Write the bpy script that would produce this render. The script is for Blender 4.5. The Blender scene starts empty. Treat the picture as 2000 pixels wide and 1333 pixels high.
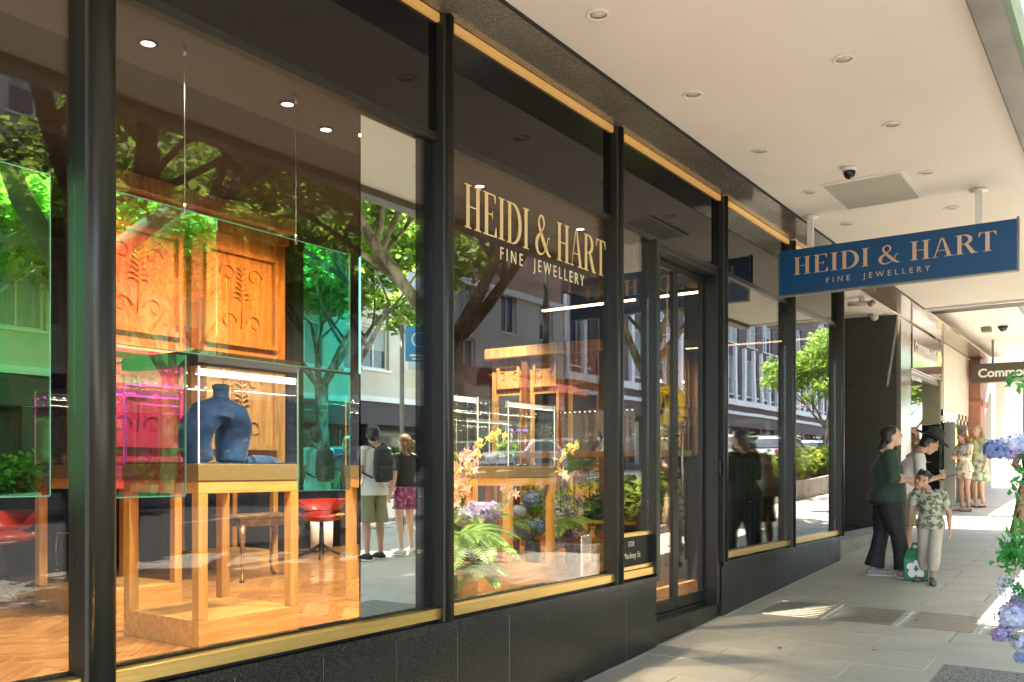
import bpy, bmesh, math, random
import numpy as np
from mathutils import Vector, Matrix
rad = math.radians
S = bpy.context.scene
COL = S.collection
random.seed(7)
RNG = np.random.default_rng(11)

# ------------------------------------------------------------------ camera, sky, sun, exposure
cam = bpy.data.cameras.new('camera'); camo = bpy.data.objects.new('camera', cam); COL.objects.link(camo)
camo.location = (0, 0, 1.64)
camo.rotation_euler = (rad(90), 0, rad(-54.9))
cam.sensor_width = 36; cam.lens = 31.68; cam.shift_y = .12625; cam.clip_start = .1; cam.clip_end = 900
S.camera = camo
SUN_D = Vector((.20, .145, -.97)).normalized()           # direction of travel of the sunlight
w = bpy.data.worlds.new('World'); S.world = w; w.use_nodes = True
wn = w.node_tree; bg = wn.nodes['Background']
sky = wn.nodes.new('ShaderNodeTexSky'); sky.sky_type = 'NISHITA'; sky.sun_disc = False
sky.sun_elevation = math.asin(-SUN_D.z); sky.sun_rotation = math.atan2(-SUN_D.x, -SUN_D.y)
sky.air_density = 1.0; sky.dust_density = 1.5; sky.ozone_density = 1.0
wn.links.new(sky.outputs[0], bg.inputs[0]); bg.inputs[1].default_value = .15
sl = bpy.data.lights.new('sun', 'SUN'); sl.energy = 5.0; sl.angle = rad(.53); sl.color = (1, .93, .82)
so = bpy.data.objects.new('sun', sl); COL.objects.link(so); so.rotation_euler = SUN_D.to_track_quat('-Z', 'Y').to_euler()
so.location = (0, -20, 30)
vs = S.view_settings; vs.view_transform = 'Standard'; vs.look = 'None'; vs.gamma = 1; vs.use_curve_mapping = False
vs.exposure = 2.88
cy = S.cycles
cy.max_bounces = 10; cy.diffuse_bounces = 4; cy.glossy_bounces = 6; cy.transmission_bounces = 4; cy.transparent_max_bounces = 40
cy.use_denoising = True; cy.sample_clamp_indirect = 6; cy.caustics_reflective = False; cy.caustics_refractive = False
cy.use_adaptive_sampling = False

# ------------------------------------------------------------------ helpers
A0, A1 = math.cos(rad(35.1)), math.sin(rad(35.1))
def ray(u, v):
    r = (u-1000)/1760; return (A0+A1*r, A1-A0*r, (919-v)/1760)
def at(u, v, X=None, Y=None, Z=None):
    d = ray(u, v)
    t = X/d[0] if X is not None else (Y/d[1] if Y is not None else (Z-1.64)/d[2])
    return Vector((d[0]*t, d[1]*t, 1.64+d[2]*t))
def gz(x):
    return .0485*min(max(x, -12), 34)

def tag(o, label=None, cat=None, group=None, kind=None):
    if label: o['label'] = label
    if cat: o['category'] = cat
    if group: o['group'] = group
    if kind: o['kind'] = kind
    return o
WL = {}
def thing(name, label, cat, loc=(0, 0, 0), rz=0, group=None):
    o = bpy.data.objects.new(name, None); COL.objects.link(o); o.location = loc; o.rotation_euler = (0, 0, rz)
    o.empty_display_size = .2
    WL[o.name] = Matrix.Translation(Vector(loc)) @ Matrix.Rotation(rz, 4, 'Z')
    return tag(o, label, cat, group)
def link(name, me, parent=None, world=True, loc=None):
    o = bpy.data.objects.new(name, me); COL.objects.link(o)
    if parent is not None:
        o.parent = parent
    WL[o.name] = WL.get(parent.name, Matrix()) if parent is not None else Matrix()
    if loc is not None: o.location = loc
    return o
def kids(o): return [c for c in o.children]
def copy_tree(o, parent=None, loc=None, rz=None, label=None, scale=None):
    c = o.copy(); COL.objects.link(c)
    if parent is not None: c.parent = parent
    if loc is not None: c.location = loc
    if rz is not None: c.rotation_euler = (0, 0, rz)
    if scale is not None: c.scale = scale if hasattr(scale, '__len__') else (scale,)*3
    if label: c['label'] = label
    for ch in list(o.children): copy_tree(ch, c)
    return c

class MB:
    """collects closed pieces; build() links them as one mesh object (vertices given in world space are moved to the parent's space)"""
    def __init__(s): s.v = []; s.f = []; s.m = []; s.sm = []
    def add(s, vs, fs, mi=0, smooth=False):
        n = len(s.v); s.v += [tuple(p) for p in vs]; s.f += [tuple(i+n for i in f) for f in fs]
        s.m += [mi]*len(fs); s.sm += [smooth]*len(fs); return s
    def box(s, x0, x1, y0, y1, z0, z1, mi=0):
        if x0 > x1: x0, x1 = x1, x0
        if y0 > y1: y0, y1 = y1, y0
        if z0 > z1: z0, z1 = z1, z0
        return s.add([(x0,y0,z0),(x1,y0,z0),(x1,y1,z0),(x0,y1,z0),(x0,y0,z1),(x1,y0,z1),(x1,y1,z1),(x0,y1,z1)],
                     [(0,3,2,1),(4,5,6,7),(0,1,5,4),(1,2,6,5),(2,3,7,6),(3,0,4,7)], mi)
    def prism(s, pts, ax, a0, a1, mi=0, smooth=False):
        """2-D outline extruded along axis ax ('x','y','z'); pts counter-clockwise when seen from +ax"""
        def P(p, a): return {'x': (a, p[0], p[1]), 'y': (p[0], a, p[1]), 'z': (p[0], p[1], a)}[ax]
        n = len(pts); vs = [P(p, a0) for p in pts]+[P(p, a1) for p in pts]
        fs = [tuple(reversed(range(n))), tuple(range(n, 2*n))]+[(i, (i+1) % n, n+(i+1) % n, n+i) for i in range(n)]
        if ax == 'y': fs = [tuple(reversed(f)) for f in fs]
        return s.add(vs, fs, mi, smooth)
    def tube(s, pts, rs, n=10, flat=None, side=None, mi=0, smooth=True, cap=True):
        """closed lofted tube; rs a radius or (ra, rb) per point, ra along 'side'"""
        P = [Vector(p) for p in pts]; R = [(r, r) if not hasattr(r, '__len__') else r for r in (rs if hasattr(rs, '__len__') else [rs]*len(P))]
        if len(R) == 1: R = R*len(P)
        vs = []; prev = Vector(side) if side is not None else None
        for i, p in enumerate(P):
            t = (P[min(i+1, len(P)-1)]-P[max(i-1, 0)]).normalized()
            if prev is None: prev = t.orthogonal()
            a = (prev-t*prev.dot(t))
            if a.length < 1e-5: a = t.orthogonal()
            a.normalize(); b = t.cross(a); prev = a if side is None else prev
            for k in range(n):
                c, q = math.cos(2*math.pi*k/n), math.sin(2*math.pi*k/n)
                vs.append(p+a*(R[i][0]*c)+b*(R[i][1]*q))
        m = len(P)
        fs = [(i*n+k, i*n+(k+1) % n, (i+1)*n+(k+1) % n, (i+1)*n+k) for i in range(m-1) for k in range(n)]
        s.add(vs, fs, mi, smooth)
        if cap:
            base = len(s.v)-len(vs)
            s.f += [tuple(base+k for k in reversed(range(n))), tuple(base+(m-1)*n+k for k in range(n))]
            s.m += [mi]*2; s.sm += [False]*2
        return s
    def cyl(s, p0, p1, r0, r1=None, n=12, mi=0, smooth=True):
        return s.tube([p0, p1], [r0, r0 if r1 is None else r1], n, mi=mi, smooth=smooth)
    def lathe(s, prof, c=(0, 0, 0), n=20, mi=0, smooth=True, cap=True):
        c = Vector(c); vs = []
        for r, z in prof:
            for k in range(n): vs.append((c.x+r*math.cos(2*math.pi*k/n), c.y+r*math.sin(2*math.pi*k/n), c.z+z))
        m = len(prof); fs = [(i*n+k, i*n+(k+1) % n, (i+1)*n+(k+1) % n, (i+1)*n+k) for i in range(m-1) for k in range(n)]
        if cap: fs += [tuple(reversed(range(n))), tuple(range((m-1)*n, m*n))]
        return s.add(vs, fs, mi, smooth)
    def ball(s, c, r, n=10, m=7, mi=0, rot=None):
        r = Vector(r if hasattr(r, '__len__') else (r, r, r)); c = Vector(c)
        vs = []
        for i in range(1, m):
            th = math.pi*i/m
            for k in range(n):
                ph = 2*math.pi*k/n; q = Vector((r.x*math.sin(th)*math.cos(ph), r.y*math.sin(th)*math.sin(ph), -r.z*math.cos(th)))
                vs.append(c+(rot @ q if rot is not None else q))
        q0, q1 = Vector((0, 0, -r.z)), Vector((0, 0, r.z))
        vs += [c+(rot @ q0 if rot is not None else q0), c+(rot @ q1 if rot is not None else q1)]
        fs = [(i*n+k, i*n+(k+1) % n, (i+1)*n+(k+1) % n, (i+1)*n+k) for i in range(m-2) for k in range(n)]
        b, t = len(vs)-2, len(vs)-1
        fs += [(b, (k+1) % n, k) for k in range(n)]+[(t, (m-2)*n+k, (m-2)*n+(k+1) % n) for k in range(n)]
        return s.add(vs, fs, mi, True)
    def mesh(s, name, mats, M=None):
        me = bpy.data.meshes.new(name)
        vs = s.v if M is None else [tuple(M @ Vector(p)) for p in s.v]
        me.from_pydata(vs, [], s.f)
        for m in (mats if isinstance(mats, (list, tuple)) else [mats]): me.materials.append(m)
        me.polygons.foreach_set('material_index', s.m); me.polygons.foreach_set('use_smooth', s.sm); me.update(); return me
    def build(s, name, mats, parent=None, local=False, bevel=0, kind=None):
        M = None
        if parent is not None and not local: M = WL.get(parent.name, Matrix()).inverted()
        o = link(name, s.mesh(name, mats, M), parent)
        if bevel:
            b = o.modifiers.new('bevel', 'BEVEL'); b.width = bevel; b.segments = 2; b.limit_method = 'ANGLE'; b.angle_limit = rad(50)
        if kind: o['kind'] = kind
        return o
def bx(name, m, parent, x0, x1, y0, y1, z0, z1, bevel=0, local=False, kind=None):
    return MB().box(x0, x1, y0, y1, z0, z1).build(name, m, parent, local, bevel, kind)

# ------------------------------------------------------------------ materials
def newmat(name):
    m = bpy.data.materials.new(name); m.use_nodes = True; nt = m.node_tree; nt.nodes.clear()
    out = nt.nodes.new('ShaderNodeOutputMaterial'); return m, nt, out
def N(nt, t, **kw):
    n = nt.nodes.new(t)
    for k, v in kw.items():
        if k.startswith('i_'): n.inputs[k[2:].replace('_', ' ')].default_value = v
        else: setattr(n, k, v)
    return n
def pbr(name, col, rough=.5, metal=0, col2=None, scale=8, detail=4, stretch=(1, 1, 1), bump=0, bscale=None, lo=.35, hi=.65, spec=.5, emit=None, es=0, coat=0, rvar=0, sheen=0, trans=0):
    m, nt, out = newmat(name); L = nt.links
    p = N(nt, 'ShaderNodeBsdfPrincipled'); p.inputs['Roughness'].default_value = rough; p.inputs['Metallic'].default_value = metal
    p.inputs['Base Color'].default_value = (*col, 1); p.inputs['Specular IOR Level'].default_value = spec
    if coat: p.inputs['Coat Weight'].default_value = coat; p.inputs['Coat Roughness'].default_value = .05
    if sheen: p.inputs['Sheen Weight'].default_value = sheen; p.inputs['Sheen Roughness'].default_value = .4
    if trans: p.inputs['Transmission Weight'].default_value = trans
    if emit: p.inputs['Emission Color'].default_value = (*emit, 1); p.inputs['Emission Strength'].default_value = es
    L.new(p.outputs[0], out.inputs[0])
    if col2 or bump or rvar:
        tc = N(nt, 'ShaderNodeTexCoord'); mp = N(nt, 'ShaderNodeMapping'); mp.inputs['Scale'].default_value = stretch
        L.new(tc.outputs['Object'], mp.inputs[0])
        no = N(nt, 'ShaderNodeTexNoise'); no.inputs['Scale'].default_value = scale; no.inputs['Detail'].default_value = detail; no.inputs['Roughness'].default_value = .62
        L.new(mp.outputs[0], no.inputs['Vector'])
        if col2:
            cr = N(nt, 'ShaderNodeValToRGB'); cr.color_ramp.elements[0].position = lo; cr.color_ramp.elements[1].position = hi
            cr.color_ramp.elements[0].color = (*col, 1); cr.color_ramp.elements[1].color = (*col2, 1)
            L.new(no.outputs[0], cr.inputs[0]); L.new(cr.outputs[0], p.inputs['Base Color'])
        if rvar:
            mr = N(nt, 'ShaderNodeMapRange'); mr.inputs['To Min'].default_value = max(0, rough-rvar); mr.inputs['To Max'].default_value = rough+rvar
            L.new(no.outputs[0], mr.inputs[0]); L.new(mr.outputs[0], p.inputs['Roughness'])
        if bump:
            n2 = no
            if bscale:
                n2 = N(nt, 'ShaderNodeTexNoise'); n2.inputs['Scale'].default_value = bscale; n2.inputs['Detail'].default_value = 3; L.new(mp.outputs[0], n2.inputs['Vector'])
            bp = N(nt, 'ShaderNodeBump'); bp.inputs['Strength'].default_value = bump; bp.inputs['Distance'].default_value = .01
            L.new(n2.outputs[0], bp.inputs['Height']); L.new(bp.outputs[0], p.inputs['Normal'])
    return m
def schlick(nt, f0, gain=1.0):
    L = nt.links
    g = N(nt, 'ShaderNodeNewGeometry'); d = N(nt, 'ShaderNodeVectorMath', operation='DOT_PRODUCT')
    L.new(g.outputs['Normal'], d.inputs[0]); L.new(g.outputs['Incoming'], d.inputs[1])
    a = N(nt, 'ShaderNodeMath', operation='ABSOLUTE'); L.new(d.outputs['Value'], a.inputs[0])
    b = N(nt, 'ShaderNodeMath', operation='SUBTRACT'); b.inputs[0].default_value = 1; L.new(a.outputs[0], b.inputs[1])
    c = N(nt, 'ShaderNodeMath', operation='POWER'); L.new(b.outputs[0], c.inputs[0]); c.inputs[1].default_value = 5
    e = N(nt, 'ShaderNodeMath', operation='MULTIPLY_ADD'); L.new(c.outputs[0], e.inputs[0]); e.inputs[1].default_value = 1-f0; e.inputs[2].default_value = f0
    return e
def glass(name, tint=(.93, .95, .94), f0=.05, rough=0, rcol=(1, 1, 1), wavy=0):
    m, nt, out = newmat(name); L = nt.links
    t = N(nt, 'ShaderNodeBsdfTransparent'); t.inputs[0].default_value = (*tint, 1)
    g = N(nt, 'ShaderNodeBsdfGlossy'); g.inputs['Roughness'].default_value = rough; g.inputs['Color'].default_value = (*rcol, 1)
    if wavy:
        tc = N(nt, 'ShaderNodeTexCoord'); no = N(nt, 'ShaderNodeTexNoise'); no.inputs['Scale'].default_value = 1.6; no.inputs['Detail'].default_value = 0
        L.new(tc.outputs['Object'], no.inputs['Vector']); bp = N(nt, 'ShaderNodeBump'); bp.inputs['Strength'].default_value = wavy; bp.inputs['Distance'].default_value = .01
        L.new(no.outputs[0], bp.inputs['Height']); L.new(bp.outputs[0], g.inputs['Normal'])
    mx = N(nt, 'ShaderNodeMixShader'); e = schlick(nt, f0); L.new(e.outputs[0], mx.inputs[0]); L.new(t.outputs[0], mx.inputs[1]); L.new(g.outputs[0], mx.inputs[2])
    L.new(mx.outputs[0], out.inputs[0]); return m
def film(name, x0, x1, tcols, rcols):
    """dichroic film on hung glass: one colour passes, its complement is mirrored, drifting along the sheet"""
    m, nt, out = newmat(name); L = nt.links
    g = N(nt, 'ShaderNodeNewGeometry'); sp = N(nt, 'ShaderNodeSeparateXYZ'); L.new(g.outputs['Position'], sp.inputs[0])
    no = N(nt, 'ShaderNodeTexNoise'); no.inputs['Scale'].default_value = .9; no.inputs['Detail'].default_value = 1; L.new(g.outputs['Position'], no.inputs['Vector'])
    mr = N(nt, 'ShaderNodeMapRange'); mr.inputs['From Min'].default_value = x0; mr.inputs['From Max'].default_value = x1; L.new(sp.outputs[0], mr.inputs[0])
    ad = N(nt, 'ShaderNodeMath', operation='MULTIPLY_ADD'); L.new(no.outputs[0], ad.inputs[0]); ad.inputs[1].default_value = .25; L.new(mr.outputs[0], ad.inputs[2])
    def ramp(cols):
        r = N(nt, 'ShaderNodeValToRGB'); e = r.color_ramp.elements
        e[0].position = cols[0][0]; e[0].color = (*cols[0][1], 1); e[1].position = cols[-1][0]; e[1].color = (*cols[-1][1], 1)
        for q, c in cols[1:-1]:
            k = e.new(q); k.color = (*c, 1)
        L.new(ad.outputs[0], r.inputs[0]); return r
    a, b = ramp(tcols), ramp(rcols)
    t = N(nt, 'ShaderNodeBsdfTransparent'); L.new(a.outputs[0], t.inputs[0])
    gl = N(nt, 'ShaderNodeBsdfGlossy'); gl.inputs['Roughness'].default_value = 0; L.new(b.outputs[0], gl.inputs['Color'])
    mx = N(nt, 'ShaderNodeAddShader'); L.new(t.outputs[0], mx.inputs[0]); L.new(gl.outputs[0], mx.inputs[1])
    L.new(mx.outputs[0], out.inputs[0]); return m
def leafmat(name, c1, c2, trans=.45, rough=.45, scale=3):
    m, nt, out = newmat(name); L = nt.links
    g = N(nt, 'ShaderNodeNewGeometry'); cr = N(nt, 'ShaderNodeValToRGB')
    cr.color_ramp.elements[0].color = (*c1, 1); cr.color_ramp.elements[1].color = (*c2, 1); L.new(g.outputs['Random Per Island'], cr.inputs[0])
    p = N(nt, 'ShaderNodeBsdfPrincipled'); p.inputs['Roughness'].default_value = rough; L.new(cr.outputs[0], p.inputs['Base Color'])
    t = N(nt, 'ShaderNodeBsdfTranslucent')
    hs = N(nt, 'ShaderNodeHueSaturation'); hs.inputs['Value'].default_value = 2.1; hs.inputs['Saturation'].default_value = 1.0; L.new(cr.outputs[0], hs.inputs['Color']); L.new(hs.outputs[0], t.inputs[0])
    mx = N(nt, 'ShaderNodeMixShader'); mx.inputs[0].default_value = trans; L.new(p.outputs[0], mx.inputs[1]); L.new(t.outputs[0], mx.inputs[2]); L.new(mx.outputs[0], out.inputs[0])
    return m
def wood(name, c1, c2, ax=2, rough=.35, scale=5, coat=.15):
    st = [14, 14, 14]; st[ax] = 1.2
    return pbr(name, c1, rough, 0, c2, scale=scale*.35, detail=5, stretch=tuple(st), bump=.05, lo=.38, hi=.62, coat=coat)
def granite(name, c1, c2, rough=.22, c3=None):
    m, nt, out = newmat(name); L = nt.links
    tc = N(nt, 'ShaderNodeTexCoord'); vo = N(nt, 'ShaderNodeTexVoronoi'); vo.inputs['Scale'].default_value = 240; L.new(tc.outputs['Object'], vo.inputs['Vector'])
    no = N(nt, 'ShaderNodeTexNoise'); no.inputs['Scale'].default_value = 90; no.inputs['Detail'].default_value = 5; L.new(tc.outputs['Object'], no.inputs['Vector'])
    n2 = N(nt, 'ShaderNodeTexNoise'); n2.inputs['Scale'].default_value = 1.4; n2.inputs['Detail'].default_value = 4; L.new(tc.outputs['Object'], n2.inputs['Vector'])
    sp = N(nt, 'ShaderNodeSeparateColor'); L.new(vo.outputs['Color'], sp.inputs[0])
    mm = N(nt, 'ShaderNodeMath', operation='MULTIPLY'); L.new(sp.outputs[0], mm.inputs[0]); L.new(no.outputs[0], mm.inputs[1])
    cr = N(nt, 'ShaderNodeValToRGB'); cr.color_ramp.elements[0].position = .15; cr.color_ramp.elements[1].position = .5
    cr.color_ramp.elements[0].color = (*c1, 1); cr.color_ramp.elements[1].color = (*c2, 1); L.new(mm.outputs[0], cr.inputs[0])
    mx = N(nt, 'ShaderNodeMix', data_type='RGBA', blend_type='MULTIPLY'); mx.inputs[0].default_value = .5
    L.new(cr.outputs[0], mx.inputs[6]); L.new(n2.outputs[0], mx.inputs[7])
    hs = N(nt, 'ShaderNodeHueSaturation'); hs.inputs['Value'].default_value = 1.3; L.new(mx.outputs[2], hs.inputs['Color'])
    p = N(nt, 'ShaderNodeBsdfPrincipled'); L.new(hs.outputs[0], p.inputs['Base Color'])
    mr = N(nt, 'ShaderNodeMapRange'); mr.inputs['To Min'].default_value = rough-.08; mr.inputs['To Max'].default_value = rough+.14; L.new(n2.outputs[0], mr.inputs[0]); L.new(mr.outputs[0], p.inputs['Roughness'])
    L.new(p.outputs[0], out.inputs[0]); return m
def emis(name, col, s):
    m, nt, out = newmat(name); e = N(nt, 'ShaderNodeEmission'); e.inputs[0].default_value = (*col, 1); e.inputs[1].default_value = s; nt.links.new(e.outputs[0], out.inputs[0]); return m

M = {}
M['bronze'] = pbr('bronze_anodised', (.017, .018, .014), .34, .0, spec=.45)
M['black'] = pbr('black_gloss', (.008, .008, .009), .08, spec=.5)
M['spandrel'] = pbr('spandrel_gloss', (.006, .006, .006), .04, spec=.42)
M['brass'] = pbr('brushed_brass', (.80, .56, .20), .30, .85, col2=(.70, .47, .15), scale=2, stretch=(2, 60, 60), rvar=.06)
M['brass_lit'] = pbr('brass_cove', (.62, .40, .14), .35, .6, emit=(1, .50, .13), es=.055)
M['granite'] = granite('dark_granite', (.005, .006, .005), (.045, .048, .040), .22)
M['granite_wall'] = granite('honed_granite', (.030, .031, .026), (.10, .10, .085), .34)
M['granite_soffit'] = granite('polished_granite_soffit', (.10, .085, .065), (.26, .22, .18), .10)
M['stone_light'] = granite('polished_light_stone', (.16, .12, .09), (.34, .27, .21), .12)
M['plaster'] = pbr('painted_soffit', (.80, .74, .67), .75, col2=(.73, .67, .60), scale=.45, detail=4, bump=.03, bscale=60)
M['white'] = pbr('white_paint', (.75, .73, .69), .45)
M['grey_metal'] = pbr('grey_metal', (.22, .21, .19), .45, .2, col2=(.15, .145, .13), scale=3)
M['beam'] = pbr('beam_paint', (.055, .048, .038), .6, col2=(.075, .066, .053), scale=2)
M['paver'] = pbr('concrete_paver', (.54, .485, .41), .6, col2=(.44, .395, .335), scale=2.2, detail=9, bump=.12, bscale=160, lo=.3, hi=.75, rvar=.1)
M['paver_b'] = pbr('concrete_paver_b', (.52, .465, .395), .6, col2=(.425, .38, .325), scale=2.6, detail=9, bump=.12, bscale=160, lo=.3, hi=.75, rvar=.1)
def grimy(m, k=.82):
    nt = m.node_tree; L = nt.links; p = next(n for n in nt.nodes if n.type == 'BSDF_PRINCIPLED'); src = p.inputs['Base Color'].links[0].from_socket
    g = N(nt, 'ShaderNodeNewGeometry'); a = N(nt, 'ShaderNodeTexNoise'); a.inputs['Scale'].default_value = .55; a.inputs['Detail'].default_value = 8; a.inputs['Roughness'].default_value = .7; L.new(g.outputs['Position'], a.inputs['Vector'])
    v = N(nt, 'ShaderNodeTexVoronoi'); v.inputs['Scale'].default_value = 3.1; L.new(g.outputs['Position'], v.inputs['Vector'])
    r1 = N(nt, 'ShaderNodeMapRange'); r1.inputs['From Min'].default_value = .38; r1.inputs['From Max'].default_value = .6; r1.inputs['To Min'].default_value = k; r1.inputs['To Max'].default_value = 1.0; L.new(a.outputs[0], r1.inputs[0])
    r2 = N(nt, 'ShaderNodeMapRange'); r2.inputs['From Min'].default_value = .035; r2.inputs['From Max'].default_value = .06; r2.inputs['To Min'].default_value = .55; r2.inputs['To Max'].default_value = 1.0; L.new(v.outputs['Distance'], r2.inputs[0])
    mu = N(nt, 'ShaderNodeMath', operation='MULTIPLY'); L.new(r1.outputs[0], mu.inputs[0]); L.new(r2.outputs[0], mu.inputs[1])
    mx = N(nt, 'ShaderNodeMix', data_type='RGBA', blend_type='MULTIPLY'); mx.inputs[0].default_value = 1; L.new(src, mx.inputs[6]); L.new(mu.outputs[0], mx.inputs[7]); L.new(mx.outputs[2], p.inputs['Base Color'])
grimy(M['paver']); grimy(M['paver_b'])
M['joint'] = pbr('joint_sand', (.24, .22, .19), .9)
M['steel'] = pbr('stud_steel', (.40, .38, .34), .28, .9)
M['aggregate'] = granite('exposed_aggregate', (.05, .05, .05), (.50, .46, .40), .7)
M['asphalt'] = pbr('asphalt', (.045, .043, .042), .85, col2=(.075, .072, .068), scale=30, detail=6, bump=.2, bscale=120)
M['kerb'] = pbr('kerb_stone', (.36, .34, .30), .7, col2=(.28, .26, .23), scale=6, bump=.1)
M['oak'] = wood('oak', (.56, .32, .085), (.44, .225, .05), 2)
M['oakx'] = wood('oak_horizontal', (.60, .35, .10), (.46, .245, .06), 0)
M['floor_a'] = wood('parquet_a', (.44, .21, .06), (.30, .13, .035), 0, rough=.28, coat=.3)
M['floor_b'] = wood('parquet_b', (.52, .27, .08), (.37, .17, .05), 0, rough=.28, coat=.3)
M['carved'] = wood('carved_timber', (.50, .30, .12), (.33, .17, .065), 2, rough=.4)
M['carved_d'] = wood('carved_timber_dark', (.16, .06, .02), (.10, .035, .012), 2, rough=.5)
M['bandgold'] = pbr('satin_gold_band', (.33, .25, .11), .42, .55, rvar=.08, scale=3)
M['navy'] = pbr('navy_velvet', (.003, .006, .018), .9, col2=(.006, .010, .026), scale=3, stretch=(6, 1, .4))
M['velvet'] = pbr('blue_velvet', (.003, .018, .065), .85, sheen=.25, col2=(.012, .055, .15), scale=7, detail=5, bump=.2)
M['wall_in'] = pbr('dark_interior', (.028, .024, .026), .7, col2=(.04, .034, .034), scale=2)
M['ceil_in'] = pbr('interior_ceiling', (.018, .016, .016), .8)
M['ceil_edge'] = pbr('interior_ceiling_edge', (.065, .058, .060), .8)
M['pane'] = glass('shop_glass', (.975, .985, .975), .034, wavy=.012)
M['pane_wavy'] = glass('far_shop_glass', (.80, .82, .80), .14, wavy=.06)
M['case'] = glass('case_glass', (.96, .98, .97), .04)
M['mirror'] = pbr('mirror_panel', (.80, .82, .76), .0, 1.0)
M['edge'] = pbr('glass_edge', (.30, .75, .50), .1, spec=.8, emit=(.3, .9, .6), es=.0)
M['film_a'] = film('dichroic_film_green', -.3, 1.6, [(0, (.35, .04, .30)), (1, (.45, .04, .40))], [(0, (.60, .96, .42)), (.5, (.48, .96, .34)), (1, (.30, .92, .34))])
M['film_b'] = film('dichroic_film_sunset', 2.1, 3.7, [(.05, (.92, .17, .19)), (.3, (.93, .32, .18)), (.65, (.93, .50, .17)), (1.0, (.55, .28, .15))], [(0, (.30, .82, .50)), (.4, (.24, .82, .50)), (.75, (.12, .68, .50)), (1, (.03, .74, .60))])
M['film_c'] = film('dichroic_film_magenta', 2.1, 2.7, [(0, (.80, .10, .72)), (1, (.95, .06, .62))], [(0, (.18, .80, .22)), (1, (.05, .80, .25))])
M['pane_door'] = glass('door_glass', (.95, .96, .95), .12)
M['led'] = emis('led_white', (1, .93, .82), .45)
M['led_warm'] = emis('led_warm', (1, .62, .33), 1.6)
M['downlight'] = emis('downlight_lamp', (1, .80, .58), 4)
M['lamp_off'] = pbr('unlit_lamp_glass', (.62, .58, .52), .3)
M['lamp_in'] = pbr('lamp_reflector', (.32, .30, .27), .35, .6)
M['sign_blue'] = pbr('sign_blue', (.004, .070, .185), .38, spec=.4)
M['sign_gold'] = pbr('sign_lettering', (.62, .43, .30), .45, .15)
M['decal_gold'] = pbr('window_lettering', (.86, .66, .32), .45, .1)
M['text_small'] = pbr('window_small_lettering', (.85, .74, .50), .5)
M['bark'] = pbr('plane_bark', (.11, .085, .06), .9, col2=(.36, .30, .22), scale=4, detail=6, bump=.4, stretch=(1, 1, .5), lo=.45, hi=.6)
M['bark_d'] = pbr('dark_bark', (.035, .027, .022), .9, col2=(.07, .055, .045), scale=9, detail=6, bump=.5, stretch=(1, 1, .3))
M['leaf'] = leafmat('plane_leaves', (.060, .125, .015), (.18, .27, .04), .5)
M['leaf_y'] = leafmat('sunny_leaves', (.12, .21, .03), (.32, .40, .08), .55)  # lighter copy of the plane leaf, sunlit look put into its colour
M['hedge'] = leafmat('hedge_leaves', (.09, .15, .015), (.32, .36, .05), .4)
M['hedge_d'] = leafmat('hedge_dark', (.03, .08, .015), (.09, .15, .03), .3)
M['stem'] = pbr('stem_green', (.07, .13, .03), .6)
M['cream'] = pbr('cream_render', (.62, .56, .45), .8, col2=(.56, .50, .40), scale=1.2, detail=6)
M['mauve'] = pbr('mauve_render', (.125, .088, .080), .75, col2=(.105, .075, .07), scale=1)
M['purple_br'] = pbr('dark_fascia', (.05, .038, .036), .6)
M['winglass'] = pbr('window_glass_far', (.05, .06, .07), .05, spec=.8)
M['blind'] = pbr('blinds', (.45, .47, .42), .6, col2=(.25, .28, .26), scale=6, stretch=(8, 8, .2))
M['tile_red'] = pbr('terracotta', (.36, .09, .05), .7, col2=(.25, .06, .035), scale=5)
M['black_matte'] = pbr('black_matte', (.012, .012, .013), .6)
M['yellow'] = pbr('sign_yellow', (.85, .62, .01), .4)
M['sign_blue2'] = pbr('transit_blue', (.02, .22, .55), .4)
M['bank_panel'] = pbr('bank_fascia', (.20, .125, .095), .08, spec=.6, coat=.5)
M['black_tile'] = pbr('black_tile', (.010, .012, .011), .07, spec=.6)
M['cream_wall'] = pbr('cream_panel', (.78, .70, .58), .5, col2=(.72, .65, .55), scale=2)
M['pink'] = pbr('terracotta_column', (.42, .17, .11), .5, col2=(.36, .15, .10), scale=3)
M['bank_sign'] = pbr('bank_sign_grey', (.075, .062, .045), .5)
M['gold_lit'] = pbr('lit_yellow_diamond', (.9, .62, .05), .4, emit=(1, .68, .12), es=.25)
M['olive_wall'] = pbr('olive_wall', (.22, .21, .13), .6, col2=(.18, .17, .11), scale=5)
M['rubber'] = pbr('rubber', (.02, .02, .02), .8)
M['carwhite'] = pbr('car_paint_white', (.72, .72, .72), .25, coat=.8)
M['carsilver'] = pbr('car_paint_silver', (.30, .31, .33), .3, .5, coat=.8)
M['carglass'] = pbr('car_glass', (.02, .025, .03), .03, spec=.8)
M['redlamp'] = pbr('tail_lamp', (.5, .02, .015), .2)
M['paper'] = pbr('white_card', (.80, .77, .72), .6)
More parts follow.
